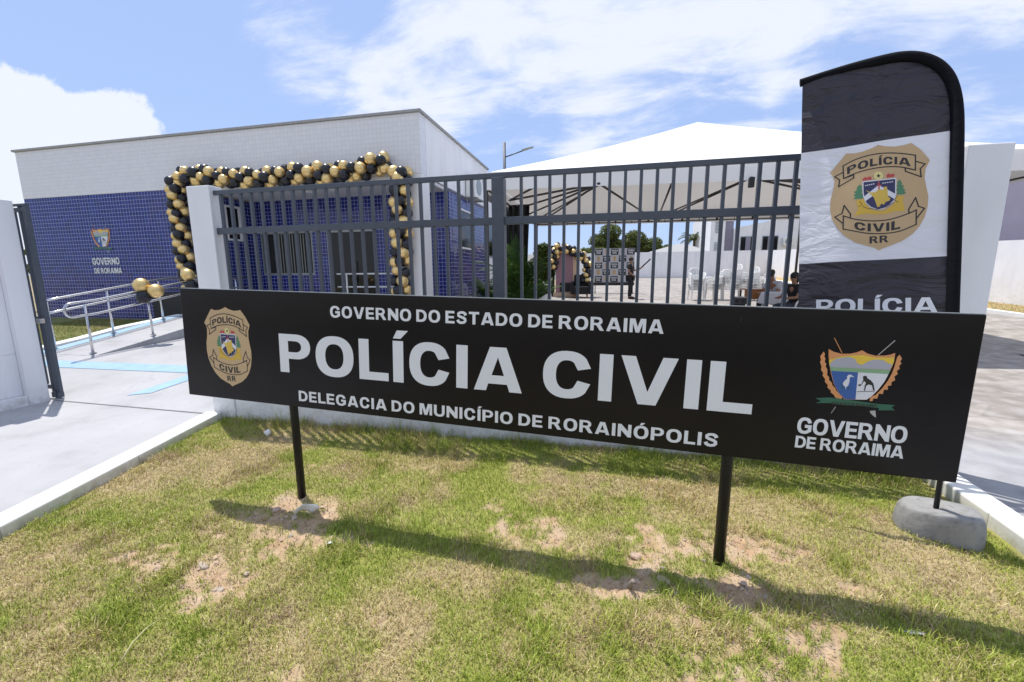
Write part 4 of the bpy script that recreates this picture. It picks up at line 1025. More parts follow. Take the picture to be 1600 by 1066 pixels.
def garland(label, path, n, seed, twist=1.0, rad=.135, group=None):
    rnd = random.Random(seed); P_ = [Vector(p) for p in path]
    seg = [(P_[i+1]-P_[i]).length for i in range(len(P_)-1)]; tot = sum(seg)
    th = empty('balloon_garland', label, 'balloon garland', tuple(P_[len(P_)//2]))
    ph = rnd.random()*6
    for k in range(n):
        s = tot*(k+.5)/n; i = 0
        while i < len(seg)-1 and s > seg[i]: s -= seg[i]; i += 1
        c = P_[i].lerp(P_[i+1], s/seg[i]); t = (P_[i+1]-P_[i]).normalized()
        a = t.cross(Vector((0,1,0))).normalized(); b = Vector((0,1,0))
        for q in range(4):
            an = ph+q*math.pi/2+k*twist; col = q % 2
            out = math.cos(an)*a+math.sin(an)*b
            put_balloon(th, c+out*rad*rnd.uniform(.92,1.08)+t*rnd.uniform(-.045,.045), col, rnd.uniform(.74,.98), rnd, tuple(out+Vector((rnd.uniform(-.35,.35),rnd.uniform(-.35,.35),rnd.uniform(-.35,.35)))))
    return th
garland('gold and black balloon swag running along the top of the entrance', [(-10.45,8.78,4.02),(-9.9,8.78,4.04),(-9.1,8.78,3.93),(-8.1,8.78,3.85),(-7.2,8.78,3.90),(-6.3,8.78,3.86),(-5.6,8.78,3.86),(-5.0,8.78,3.98),(-4.72,8.78,4.02)], 25, 3)
garland('gold and black balloon column at the left side of the entrance', [(-10.50,8.75,4.0),(-10.56,8.75,3.3),(-10.54,8.75,2.4),(-10.48,8.75,1.5),(-10.40,8.75,.85)], 17, 9, rad=.122)
garland('gold and black balloon column on the corner pier right of the entrance', [(-4.45,8.78,3.92),(-4.48,8.78,3.2),(-4.52,8.78,2.3),(-4.56,8.78,1.5),(-4.62,8.78,.9)], 14, 5)
rnd = random.Random(2)
b1 = empty('balloon_cluster', 'two gold balloons and one black balloon tied to the handrail', 'balloons', (-9.05, 6.6, 1.3))
put_balloon(b1, (-9.02,6.52,1.42), 0, .98, rnd, (-.2,-.3,.9)); put_balloon(b1, (-8.82,6.62,1.31), 0, .98, rnd, (.8,-.4,.3)); put_balloon(b1, (-8.98,6.50,1.20), 1, .92, rnd, (-.2,-.4,-.9))
b2 = empty('balloon_cluster', 'one gold balloon above one black balloon tied to the handrail beside the white pillar', 'balloons', (-9.05, 7.5, 1.6))
put_balloon(b2, (-9.03,7.5,1.62), 0, .92, rnd, (0,-.4,.9)); put_balloon(b2, (-8.97,7.5,1.40), 1, .86, rnd, (.3,-.4,-.9))

# ------------------------------------------------------------------ the big sign
SW, SH = 4.596, .778
s_bl = Vector((-2.992, 2.377, .736)); s_tl = Vector((-2.972, 2.396, 1.513)); s_br = Vector((1.600, 2.204, .627))
ux = (s_br-s_bl).normalized(); vz = (s_tl-s_bl); vz = (vz-ux*vz.dot(ux)).normalized(); nn = ux.cross(vz).normalized()   # nn looks away from the lens or to it
if nn.y > 0: nn = -nn
sg = empty('station_sign', 'long black sign board on two round black posts reading POLÍCIA CIVIL in white', 'sign', (-.74, 2.33, 0))
def SP(u, v, l=0.0): return s_bl+ux*u+vz*v+nn*l
def sgb(): return LMB(sg.location)
m = sgb()
m.hexa([SP(0,0,-.035),SP(SW,0,-.035),SP(SW,0,0),SP(0,0,0)], [SP(0,SH,-.035),SP(SW,SH,-.035),SP(SW,SH,0),SP(0,SH,0)])
m.build('panel', M['black_vinyl'], sg, .004)
m = sgb()
m.hexa([SP(.002,SH+.0005,-.034),SP(SW-.002,SH+.0005,-.034),SP(SW-.002,SH+.0005,-.006),SP(.002,SH+.0005,-.006)], [SP(.002,SH+.004,-.034),SP(SW-.002,SH+.004,-.034),SP(SW-.002,SH+.004,-.006),SP(.002,SH+.004,-.006)])
m.build('lit_top_edge', M['alu'], sg)  # pale strip stands in for sunlight on the panel's top edge
def SF(u0, u1, v0, v1): return lambda u, v, d=0.0: SP(u0+(u1-u0)*u, v0+(v1-v0)*v, .0012+d)
m = sgb(); text_piece(m, 'GOVERNO DO ESTADO DE RORAIMA', SF(1.248,3.272,.6245,.698), 0, .265, .19, .175, .50); m.build('lettering', M['letter'], sg)
m = sgb(); text_piece(m, 'POLÍCIA CIVIL', SF(.836,3.712,.237,.4985), 0, .275, .20, .155, .46); m.build('lettering', M['letter'], sg)
m = sgb(); text_piece(m, 'DELEGACIA DO MUNICÍPIO DE RORAINÓPOLIS', SF(.973,3.578,.0445,.1165), 0, .265, .19, .175, .50); m.build('lettering', M['letter'], sg)
m = sgb(); text_piece(m, 'GOVERNO', SF(3.928,4.380,.164,.245), 0, .265, .19, .075); text_piece(m, 'DE RORAIMA', SF(3.928,4.378,.089,.150), 0, .265, .19, .085); m.build('lettering', M['letter'], sg)
m = sgb(); emblem(m, lambda u, v, l=0.0: SP(.401+u*.397, .378+v*.414, .0012+l)); m.build('badge', [M[k] for k in EM_MATS], sg)
m = sgb(); crest(m, lambda u, v, l=0.0: SP(4.1516+u*.266, .4728+v*.266, .0012+l)); m.build('crest', [M[k] for k in CR_MATS], sg)
m = sgb(); m.tube([(-2.128,2.41,-.1),(-2.13,2.412,1.45)], .0275, 16); m.build('post', M['black_metal'], sg)
m = sgb(); m.tube([(.644,2.285,-.1),(.652,2.287,1.38)], .0295, 16); m.build('post', M['black_metal'], sg)

# ------------------------------------------------------------------ concrete foot and feather flag
fo = empty('concrete_base', 'rounded cast concrete block on the grass holding the flag pole', 'flag base', (2.02, 2.86, -.02))
def block():
    m = MB(); nu, nv = 56, 16; vs = []; ang = R_(-20)
    prof = [(1.0,0),(1.0,.04),(.99,.08),(.975,.115),(.95,.145),(.915,.168),(.90,.174),(.875,.182),(.84,.188),(.6,.190),(.3,.191),(.02,.191)]
    for (e, z) in prof:
        for i in range(nu):
            a = 2*math.pi*i/nu; c, s = math.cos(a), math.sin(a)
            x = .200*e*math.copysign(abs(c)**.80, c); y = .150*e*math.copysign(abs(s)**.66, s)
            if s < 0: y *= .86
            q = 1+.05*noise.noise(Vector((c*1.7,s*1.7,z*9)))+.018*noise.noise(Vector((c*6,s*6,z*30)))
            vs.append(((x*math.cos(ang)-y*math.sin(ang))*q, (x*math.sin(ang)+y*math.cos(ang))*q, z+.012*c))
    nv = len(prof)-1
    fs = [(j*nu+i, j*nu+(i+1)%nu, (j+1)*nu+(i+1)%nu, (j+1)*nu+i) for j in range(nv) for i in range(nu)]
    m.add(vs, fs, 0, True); m.f.append(tuple(nv*nu+i for i in range(nu))); m.m.append(0); m.smooth.append(True)
    return m
block().build('body', M['block'], fo)
fg = empty('feather_flag', 'black and white feather banner with a police badge rising behind the sign', 'flag', (1.98, 2.82, .16))
FW, FH = .7235, .7256
f_o = Vector((1.2235, 3.1301, 1.6435)); f_u = (Vector((1.92,3.0633,2.3949))-Vector((1.2195,3.2407,2.3592)))
f_u = (f_u/f_u.length); f_v = Vector((-.012, .1185, .716)); f_v = (f_v-f_u*f_v.dot(f_u)).normalized()
f_n = f_u.cross(f_v).normalized()
if f_n.y > 0: f_n = -f_n
def wave(u, v):
    return .010*math.sin(u*5.2+.6)*(1-abs(u/FW-.5)) + .006*math.sin(u*9-v*5) + .012*math.exp(-((u-.30)/.04)**2)*(.3 if v > .75 else .12) + .004*math.sin(v*11+u*14)*(1 if v > .72 else .5)
def FP(u, v, l=0.0):
    return f_o+f_u*u+f_v*v+f_n*(wave(u, v)+l)
def flag_top(u):        # lower edge of the sleeve
    for (a, b) in zip(SLV[:-1], SLV[1:]):
        if a[0] <= u <= b[0]: return a[1]+(b[1]-a[1])*(u-a[0])/(b[0]-a[0])-.006
    return .9
SLV = [(-.02,1.190),(.1,1.205),(.2,1.214),(.3,1.220),(.4,1.222),(.48,1.218),(.55,1.200),(.61,1.165),(.66,1.115),(.70,1.045),(.7236,.965)]
def fgb(): return LMB(fg.location)
def flag_cloth():
    m = fgb(); nu = 60
    us = [FW*i/nu for i in range(nu+1)]
    for v0, v1, mi, nv in ((-.95,0.0,0,30),(0.0,FH,1,40),(FH,None,0,34)):
        base = len(m.v); vs = []
        for j in range(nv+1):
            for u in us:
                top = v1 if v1 is not None else flag_top(u)
                vs.append(FP(u, v0+(top-v0)*j/nv))
        m.add(vs, [(j*(nu+1)+i, j*(nu+1)+i+1, (j+1)*(nu+1)+i+1, (j+1)*(nu+1)+i) for j in range(nv) for i in range(nu)], mi, True)
    return m
def satin(name, col, rough, sp=.5, bump=.5, dist=.06):
    mm, N, L, B = new_mat(name)
    B.inputs['Base Color'].default_value = col+(1,); B.inputs['Roughness'].default_value = rough; B.inputs['Specular IOR Level'].default_value = sp
    g = N.new('ShaderNodeNewGeometry')
    mp = N.new('ShaderNodeMapping'); mp.inputs['Rotation'].default_value = (0, R_(35), 0); mp.inputs['Scale'].default_value = (1.5, 1, 3.4); L.new(g.outputs['Position'], mp.inputs[0])
    t = N.new('ShaderNodeTexNoise'); t.inputs['Scale'].default_value = 2.1; t.inputs['Detail'].default_value = 3; t.inputs['Roughness'].default_value = .45; t.inputs['Distortion'].default_value = 1.3; L.new(mp.outputs[0], t.inputs['Vector'])
    bp = N.new('ShaderNodeBump'); bp.inputs['Strength'].default_value = bump; bp.inputs['Distance'].default_value = dist; L.new(t.outputs['Fac'], bp.inputs['Height'])
    v = N.new('ShaderNodeTexVoronoi'); v.feature = 'DISTANCE_TO_EDGE'; v.inputs['Scale'].default_value = 3.2; v.inputs['Randomness'].default_value = 1
    t3 = N.new('ShaderNodeTexNoise'); t3.inputs['Scale'].default_value = 3; L.new(mp.outputs[0], t3.inputs['Vector'])
    a3 = N.new('ShaderNodeVectorMath'); a3.operation = 'MULTIPLY_ADD'; L.new(t3.outputs['Color'], a3.inputs[0]); a3.inputs[1].default_value = (.7,.7,.7); L.new(mp.outputs[0], a3.inputs[2])
    L.new(a3.outputs[0], v.inputs['Vector'])
    m3 = N.new('ShaderNodeMapRange'); L.new(v.outputs['Distance'], m3.inputs['Value']); m3.inputs['From Max'].default_value = .06
    b2 = N.new('ShaderNodeBump'); b2.inputs['Strength'].default_value = .35; b2.inputs['Distance'].default_value = .004; L.new(m3.outputs[0], b2.inputs['Height']); L.new(bp.outputs[0], b2.inputs['Normal'])
    L.new(b2.outputs[0], B.inputs['Normal'])
    out = [n for n in N if n.type == 'OUTPUT_MATERIAL'][0]
    tr = N.new('ShaderNodeBsdfTranslucent'); tr.inputs['Color'].default_value = col+(1,)
    mx = N.new('ShaderNodeMixShader'); mx.inputs[0].default_value = .30
    L.new(B.outputs[0], mx.inputs[1]); L.new(tr.outputs[0], mx.inputs[2]); L.new(mx.outputs[0], out.inputs['Surface'])
    return mm
M['flag_black'] = satin('black satin cloth', (.036,.033,.045), .42, .5, .55, .10)
M['flag_white'] = satin('white satin cloth', (.80,.80,.84), .5, .4, .35)
M['sleeve'] = plain('black pole sleeve', (.007,.007,.010), .8, 0, .2, 12, .3, 30, spec=.12)
flag_cloth().build('cloth', [M['flag_black'], M['flag_white']], fg)
m = fgb(); emblem(m, lambda u, v, l=0.0: FP(.3927+u*.4746, .3799+v*.4746, .0035+l*.8), .02); m.build('badge', [M[k] for k in EM_MATS], fg)
m = fgb(); text_piece(m, 'POLÍCIA', lambda u, v, d=0.0: FP(.095+u*.58, -.325+v*.088, .0035+d), 0, .27, .19, .12, m=.1); m.build('lettering', M['letter'], fg)
sl = [(-.012,1.192),(.1,1.205),(.2,1.214),(.3,1.220),(.4,1.222),(.48,1.218),(.55,1.200),(.61,1.165),(.66,1.115),(.70,1.045),(.725,.96),(.74,.85),(.745,.70),(.745,.4),(.742,0.0),(.738,-.4),(.736,-.95)]
sl2 = [lerp_arc(sl, i/60) for i in range(61)]
m = fgb(); rr = [.024+.006*smooth(i/20) for i in range(61)]; m.tube([FP(u, v)-f_n*wave(u, v) for u, v in sl2], rr, 14); m.build('sleeve', M['sleeve'], fg)
e_ = f_o+f_u*.736+f_v*-.95
m = fgb(); m.tube([(1.995,2.86,.165), (e_.x,e_.y,e_.z+.02)], .0135, 12); m.build('pole', M['black_metal'], fg)
# ------------------------------------------------------------------ the event tent
TN = [(-2.28,7.72),(7.0,8.44)]; TF = [(-2.32,13.85),(6.7,14.34)]
APEX = Vector((1.98,11.3,5.10)); TE, TB = 3.41, 3.11
te = empty('event_tent', 'large white pavilion tent with a low pyramid roof over the yard', 'tent', (1.98, 11.3, .26))
def tb(): return LMB(te.location)
cor = [Vector((TN[0][0],TN[0][1],TE)), Vector((TN[1][0],TN[1][1],TE)), Vector((TF[1][0],TF[1][1],TE)), Vector((TF[0][0],TF[0][1],TE))]
m = tb(); n = 14
for k in range(4):
    a, b = cor[k], cor[(k+1) % 4]; vs = []
    for j in range(n+1):
        t = j/n
        for i in range(n+1):
            p = a.lerp(b, i/n).lerp(APEX, t); p.z -= .12*math.sin(math.pi*t)*(.5+.5*math.sin(math.pi*i/n)); vs.append(p)
    m.add(vs, [(j*(n+1)+i, j*(n+1)+i+1, (j+1)*(n+1)+i+1, (j+1)*(n+1)+i) for j in range(n) for i in range(n)], 0, True)
m.build('roof', M['tent'], te)
for k in range(4):
    a, b = cor[k], cor[(k+1) % 4]; m = tb(); vs = []; d = Vector((b.y-a.y, a.x-b.x, 0)).normalized()
    for j in range(3):
        for i in range(41):
            p = a.lerp(b, i/40)+Vector((0,0,.015)); vs.append(p-Vector((0,0,(TE-TB+.015)*j/2))+d*(.015+.008*math.sin(i*1.3+j)*j))
    m.add(vs, [(j*41+i, j*41+i+1, (j+1)*41+i+1, (j+1)*41+i) for j in range(2) for i in range(40)], 0, True)
    m.build('valance', M['tent'], te)
def tl(a, b, r=.021):
    m = tb(); m.tube([a, b], r, 8); m.build('strut', M['tent_frame'], te)
zc = 3.15
N1, N2, W1, F1 = Vector((-.19,7.85,zc)), Vector((2.30,8.05,zc)), Vector((-2.1,9.1,zc)), Vector((1.43,13.9,zc))
NL, NR, FR, FL = Vector((-2.24,7.80,zc)), Vector((6.93,8.52,zc)), Vector((6.62,14.26,zc)), Vector((-2.28,13.78,zc))
E1, E2 = Vector((6.8,10.9,zc)), Vector((6.7,12.6,zc)); W2 = Vector((-2.25,11.6,zc))
for a, b in ((N1,F1),(N2,F1),(N2,Vector((3.3,8.5,zc))),(N2,E1),(N2,E2),(N1,W1),(N1,W1+Vector((.15,.9,0))),(N1,W2),(N1,FL),(NL+Vector((.9,.05,0)),W1),(Vector((1.05,7.95,zc)),F1),(N2,Vector((1.5,12.2,zc)))): tl(a, b)
for a, b in ((NL,NR),(NR,FR),(FR,FL),(FL,NL)): tl(a, b, .018)
for a in (NL, NR, FR, FL): tl(a+Vector((0,0,.16)), APEX-Vector((0,0,.2)), .022)
off = Vector((0,0,-.0))
FA, FB = FL+Vector((0,-.04,.20)), FR+Vector((0,-.04,.20))
tl(FA, FB, .012)
for i in range(1, 18):
    p = FA.lerp(FB, i/18); tl(p, p-Vector((0,0,.24)), .010)
    if i % 2:
        m = tb(); m.box(p.x-.03,p.x+.03,p.y-.07,p.y-.025,p.z-.22,p.z-.05); m.build('clamp', M['dark'], te)
for p in (NL, NR, FR, FL, Vector((5.50,14.24,zc))):
    m = tb(); g0 = z_lot(0, p.y); m.tube([(p.x,p.y,g0),p], .034, 12); m.build('leg', M['tent_frame'], te)
    m = tb(); m.box(p.x-.11,p.x+.11,p.y-.11,p.y+.11,g0,g0+.015); m.build('foot_plate', M['tent_frame'], te)
m = tb(); m.box(2.25,2.33,7.93,8.0,2.98,3.13); m.build('clamp', M['dark'], te)

# ------------------------------------------------------------------ lot walls and what stands beyond
w = MB(); w.box(-8,12.3,36.55,36.75,.9,3.22); tag(w.build('lot_wall', M['far_wall']), 'long white wall closing the back of the lot', 'wall')
w = MB()
for a, b in zip(frange(4.5, 36.54, 16)[:-1], frange(4.5, 36.54, 16)[1:]):
    za, zb = z_lot(0,a), z_lot(0,b)
    w.hexa([(12.3,a,za-.2),(12.5,a,za-.2),(12.5,b,zb-.2),(12.3,b,zb-.2)], [(12.3,a,za+2.05),(12.5,a,za+2.05),(12.5,b,zb+2.05),(12.3,b,zb+2.05)])
tag(w.build('lot_wall', M['far_wall']), 'sunlit white wall along the right side of the lot', 'wall')
# lilac grey house beyond the right wall
hs = empty('grey_house', 'plain lilac grey house wall rising behind the right lot wall', 'house', (18, 18, .3))
m = LMB(hs.location); m.box(13.6,24,8,25.0,.2,5.25); m.build('wall', M['lilac'], hs)
m = LMB(hs.location); m.box(13.4,24.2,7.8,25.2,5.251,5.40); m.build('roof', M['cap'], hs)
# white building with the row of windows behind the back wall
wb = empty('white_building', 'white two storey building with a row of windows behind the back lot wall', 'building', (14, 42, 1.3))
def wbm(): return LMB(wb.location)
m = wbm(); m.hexa([(8.6,40,1),(9.75,40,1),(9.75,48,1),(8.6,48,1)], [(8.6,40,6.6),(9.75,40,6.6),(9.75,48,6.6),(8.6,48,6.6)]); m.hexa([(10.5,40.05,1),(22,40.05,1),(22,48,1),(10.5,48,1)], [(10.5,40.05,5.25),(22,40.05,7.6),(22,48,7.6),(10.5,48,5.25)]); m.build('wall', M['clean_white'], wb)
m = wbm(); m.box(9.751,10.499,40.4,48,1,6.3); m.build('grey_bay', M['lilac'], wb)
for x0, x1 in ((11.0,12.2),(12.7,13.9)):
    f = wbm(); f.box(x0,x1,39.98,40.045,3.30,4.55); fr = f.build('window', M['alu'], wb)
    for j in range(3):
        ww = (x1-x0-.12)/3
        f = wbm(); f.box(x0+.04+j*(ww+.02),x0+.04+j*(ww+.02)+ww,39.96,39.979,3.36,4.49); f.build('pane', M['glass_dark'] if j != 1 else M['lilac'], fr)
for z0, z1 in ((3.3,4.25),(4.9,6.3)):
    f = wbm(); nsl = int((z1-z0)/.12)
    for j in range(nsl): f.box(8.95,9.35,39.97,39.999,z0+j*.12,z0+j*.12+.07)
    f.build('louvre', M['alu'], wb)
ac2 = empty('air_conditioner', 'small white air conditioner unit on the far white building beside its windows', 'air conditioner', (14.6, 39.9, 3.9))
m = LMB(ac2.location); m.box(14.2,15.0,39.6,40.0,3.7,4.35); m.build('casing', M['white_plastic'], ac2, .02)
m = LMB(ac2.location); m.tube([(14.55,39.599,4.02),(14.55,39.58,4.02)], .25, 18); m.build('fan_grille', M['alu'], ac2)
rf = empty('tiled_house', 'low house with a pale sheet roof showing over the back wall', 'house', (6.5, 41, 1.3))
m = LMB(rf.location); m.box(3.6,8.3,39.5,44,1.2,3.35); m.build('wall', M['far_wall'], rf)
m = LMB(rf.location); m.add([(3.3,39.2,3.3),(8.5,39.2,3.3),(8.5,44.3,3.3),(3.3,44.3,3.3),(6.2,41.7,4.15),(6.9,41.7,4.15)], [(0,1,5,4),(2,3,4,5),(3,0,4),(1,2,5)]); m.build('roof', M['cap'], rf)

# ------------------------------------------------------------------ trees
def leaves(n, clumps, size, seed, cols):
    rs = np.random.RandomState(seed)
    ci = rs.choice(len(clumps), n, p=np.array([c[3]*c[4]*c[5] for c in clumps])/sum(c[3]*c[4]*c[5] for c in clumps))
    C_ = np.array([c[:3] for c in clumps])[ci]; R3 = np.array([c[3:6] for c in clumps])[ci]; sh = np.array([c[6] for c in clumps])[ci]
    d = rs.randn(n, 3); d /= np.linalg.norm(d, axis=1)[:, None]; r = rs.rand(n)**.42
    p = C_+d*R3*r[:, None]
    nrm = rs.randn(n, 3)+d*.7+np.array([0,0,.6]); nrm /= np.linalg.norm(nrm, axis=1)[:, None]
    t = np.cross(nrm, rs.randn(n, 3)); t /= np.linalg.norm(t, axis=1)[:, None]; b = np.cross(nrm, t)
    s = size*(.6+.8*rs.rand(n))[:, None]
    V = np.stack([p-t*s, p+b*s*.45, p+t*s, p-b*s*.45], 1).reshape(-1, 3)
    F = np.arange(4*n).reshape(-1, 4)
    k = rs.rand(n)[:, None]; c = np.array(cols[0])*(1-k)+np.array(cols[1])*k; c = c*sh[:, None]*(.8+.4*rs.rand(n)[:, None])
    return V, F, np.repeat(c[:, None, :], 4, 1).reshape(-1, 3)
def tree(name, label, cat, x, y, z, h, rx, ry, seed, n=9000, size=.16, cols=((.06,.085,.022),(.17,.20,.055)), group=None):
    rnd = random.Random(seed); t = empty(name, label, cat, (x, y, z), group=group)
    m = MB(); m.tube([(0,0,0),(.05,.02,h*.25),(-.05,.05,h*.5),(.02,0,h*.75)], [.17*h/5,.14*h/5,.10*h/5,.04*h/5], 10)
    cl = []
    for k in range(15):
        a = rnd.random()*6.28; rr = rnd.random()**.6; zz = h*(.42+.5*rnd.random()*(1-.35*rr))
        cx, cy = rx*rr*.85*math.cos(a), ry*rr*.85*math.sin(a); q = rx*(.26+.18*rnd.random())
        cl.append((cx, cy, zz, q, q, q*.72, .75+.55*rnd.random()))
        if k < 9: m.tube([(0,0,h*(.25+.03*k)), (cx*.5,cy*.5,(h*.35+zz)/2), (cx,cy,zz)], [.06*h/5,.04*h/5,.012], 6)
    m.build('trunk', M['trunk'], t)
    V, F, T = leaves(n, cl, size, seed, cols)
    link('crown', np_mesh('crown', V, F, M['leaf'], T), t)
    return t
tree('broadleaf_tree', 'taller round leafy tree behind the back lot wall above the logo backdrop', 'tree', .7, 45, 1.4, 5.1, 2.7, 2.3, 4, 15000, .13)
tree('broadleaf_tree', 'broader leafy tree behind the back lot wall right of the standing person', 'tree', 4.2, 46.5, 1.4, 4.3, 2.6, 2.2, 8, 14000, .13)
tree('broadleaf_tree', 'low bush like tree behind the back lot wall at the left of the tall one', 'tree', -1.9, 44, 1.4, 3.0, 1.7, 1.4, 12, 7000, .13)
tree('broadleaf_tree', 'distant green tree glimpsed between the sliding gate and the blue wall', 'tree', -22.5, 13.2, .35, 3.0, 1.0, 1.0, 15, 4000, .1, ((.06,.09,.02),(.16,.2,.05)))
def palm_fronds(m, T, c, n, L_, rnd, droop, up, wl=.30, lw=.022, cols=((.04,.08,.02),(.12,.18,.04))):
    for k in range(n):
        a = 6.283*k/n+rnd.uniform(-.25,.25); el = up+rnd.uniform(-.45,.35); ln = L_*rnd.uniform(.75,1.1)
        p = Vector(c); d = Vector((math.cos(a)*math.cos(el), math.sin(a)*math.cos(el), math.sin(el))); pts = [p.copy()]
        S_ = 14
        for s in range(S_):
            p = p+d*ln/S_; d = (d+Vector((0,0,-droop*(s+2)/S_*.22))).normalized(); pts.append(p.copy())
        kk = rnd.random(); col = np.array(cols[0])*(1-kk)+np.array(cols[1])*kk
        o = len(m.v); m.tube(pts, [.012*(1-.8*i/S_)+.002 for i in range(S_+1)], 4, caps=False); T.extend([col*1.1]*(len(m.v)-o))
        for s in range(2, S_+1):
            t = (pts[s]-pts[s-1]).normalized(); side = t.cross(Vector((0,0,1))).normalized()
            w = wl*math.sin(math.pi*(s/S_)**.8*.92+.12)*rnd.uniform(.85,1.1)
            for sg_ in (-1, 1):
                for f in (0, .5):
                    b = pts[s-1].lerp(pts[s], f); tip = b+(side*sg_*.75+t*.65+Vector((0,0,-.28+rnd.uniform(-.1,.1)))).normalized()*w
                    q = t*lw
                    o = len(m.v); m.add([b-q*.4, b+q*.6, b.lerp(tip,.5)+q*.8, tip, b.lerp(tip,.5)-q*.6], [(0,1,2,3,4)]); T.extend([col*rnd.uniform(.8,1.25)]*5)
def palm(name, label, cat, loc, trunk_h, n, L_, seed, droop=1.0, up=.7, **kw):
    rnd = random.Random(seed); t = empty(name, label, cat, loc); m = MB(); T = []
    palm_fronds(m, T, (0,0,trunk_h), n, L_, rnd, droop, up, **kw)
    me = m.mesh('fronds', M['palm_leaf']); a = me.color_attributes.new('tint', 'FLOAT_COLOR', 'POINT')
    c = np.ones((len(me.vertices), 4), np.float32); c[:, :3] = np.array(T)[:len(me.vertices)]; a.data.foreach_set('color', c.ravel())
    link('fronds', me, t)
    return t
pt = palm('coconut_palm', 'coconut palm with drooping fronds behind the back lot wall', 'palm', (8.4, 46, 1.4), 3.3, 15, 2.3, 3, 1.3, .75, wl=.55, lw=.05, cols=((.03,.05,.02),(.10,.12,.03)))
m = MB(); m.tube([(0,0,0),(.05,0,1.6),(0,0,3.35)], [.16,.12,.1], 10); m.build('trunk', M['trunk'], pt)
def potted(label, x, y, H, n, L_, seed, multi=5, up=1.05):
    z = z_lot(0, y); rnd = random.Random(seed); t = empty('potted_palm', label, 'potted plant', (x, y, z)); m = MB(); T = []
    for k in range(multi):
        a = 6.28*k/multi; c = (.10*math.cos(a), .10*math.sin(a), .35+H*rnd.uniform(.05,.5)); palm_fronds(m, T, c, n, L_*rnd.uniform(.75,1.1), rnd, .8, up, wl=.26, lw=.016, cols=((.018,.05,.012),(.07,.13,.02)))
    me = m.mesh('fronds', M['palm_leaf']); a = me.color_attributes.new('tint', 'FLOAT_COLOR', 'POINT')
    c = np.ones((len(me.vertices), 4), np.float32); c[:, :3] = np.array(T)[:len(me.vertices)]; a.data.foreach_set('color', c.ravel())
    link('fronds', me, t)
    m = MB(); m.tube([(0,0,0),(0,0,.38)], [.16,.21], 18); m.build('pot', M['dark'], t)
    m = MB()
    for k in range(multi):
        a = 6.28*k/multi; m.tube([(.05*math.cos(a),.05*math.sin(a),.36),(.10*math.cos(a),.10*math.sin(a),.36+H*.45)], .012, 6)
    m.build('stems', M['trunk'], t)
potted('tall potted areca palm standing under the left edge of the tent', -1.95, 9.3, 1.75, 8, 1.15, 6, 8, 1.25)
potted('small potted palm with sparse fronds by the side wall of the station', -3.30, 11.5, .9, 5, .85, 11, 3)
potted('low potted palm beside the white covered table', -2.2, 13.6, .45, 6, .85, 17, 4)
# dark drape at the tent's left edge
dp = empty('black_drape', 'black cloth drape hanging behind the tall palm under the left edge of the tent', 'drape', (-2.0, 9.9, .25))
m = LMB(dp.location); vs = []
for j in range(13):
    for i in range(25): vs.append((-2.40+(.60-.10*j/12)*i/24+.02*(j/12)*math.sin(i*.8), 9.9+.05*math.sin(i*1.25)+.01*math.sin(j), 3.16-(2.5+.03*math.sin(i*.6))*j/12))
m.add(vs, [(j*25+i, j*25+i+1, (j+1)*25+i+1, (j+1)*25+i) for j in range(12) for i in range(24)], 0, True)
m.build('cloth', M['cloth_black'], dp).modifiers.new('thick', 'SOLIDIFY').thickness = .01
m = LMB(dp.location); m.tube([(-2.44,9.9,3.17),(-1.76,9.9,3.17)], .012, 8); m.build('rail', M['tent_frame'], dp)

# ------------------------------------------------------------------ street lamp
lp = empty('street_lamp', 'tall grey lamp post with one slim side arm beyond the tent', 'street lamp', (-5.55, 23, .67))
m = LMB(lp.location); m.tube([(-5.57,23,.67),(-5.57,23,8.5)], [.10,.075], 14); m.build('pole', M['fence'], lp)
m = LMB(lp.location); m.tube([(-5.55,23,7.75),(-4.55,23,8.02)], .032, 10); a_ = m.build('arm', M['fence'], lp)
m = LMB(lp.location); m.hexa([(-4.6,22.9,8.00),(-4.0,22.92,8.14),(-4.0,23.08,8.14),(-4.6,23.1,8.00)], [(-4.6,22.9,8.07),(-4.0,22.92,8.18),(-4.0,23.08,8.18),(-4.6,23.1,8.07)]); m.build('lamp_head', M['alu'], lp)

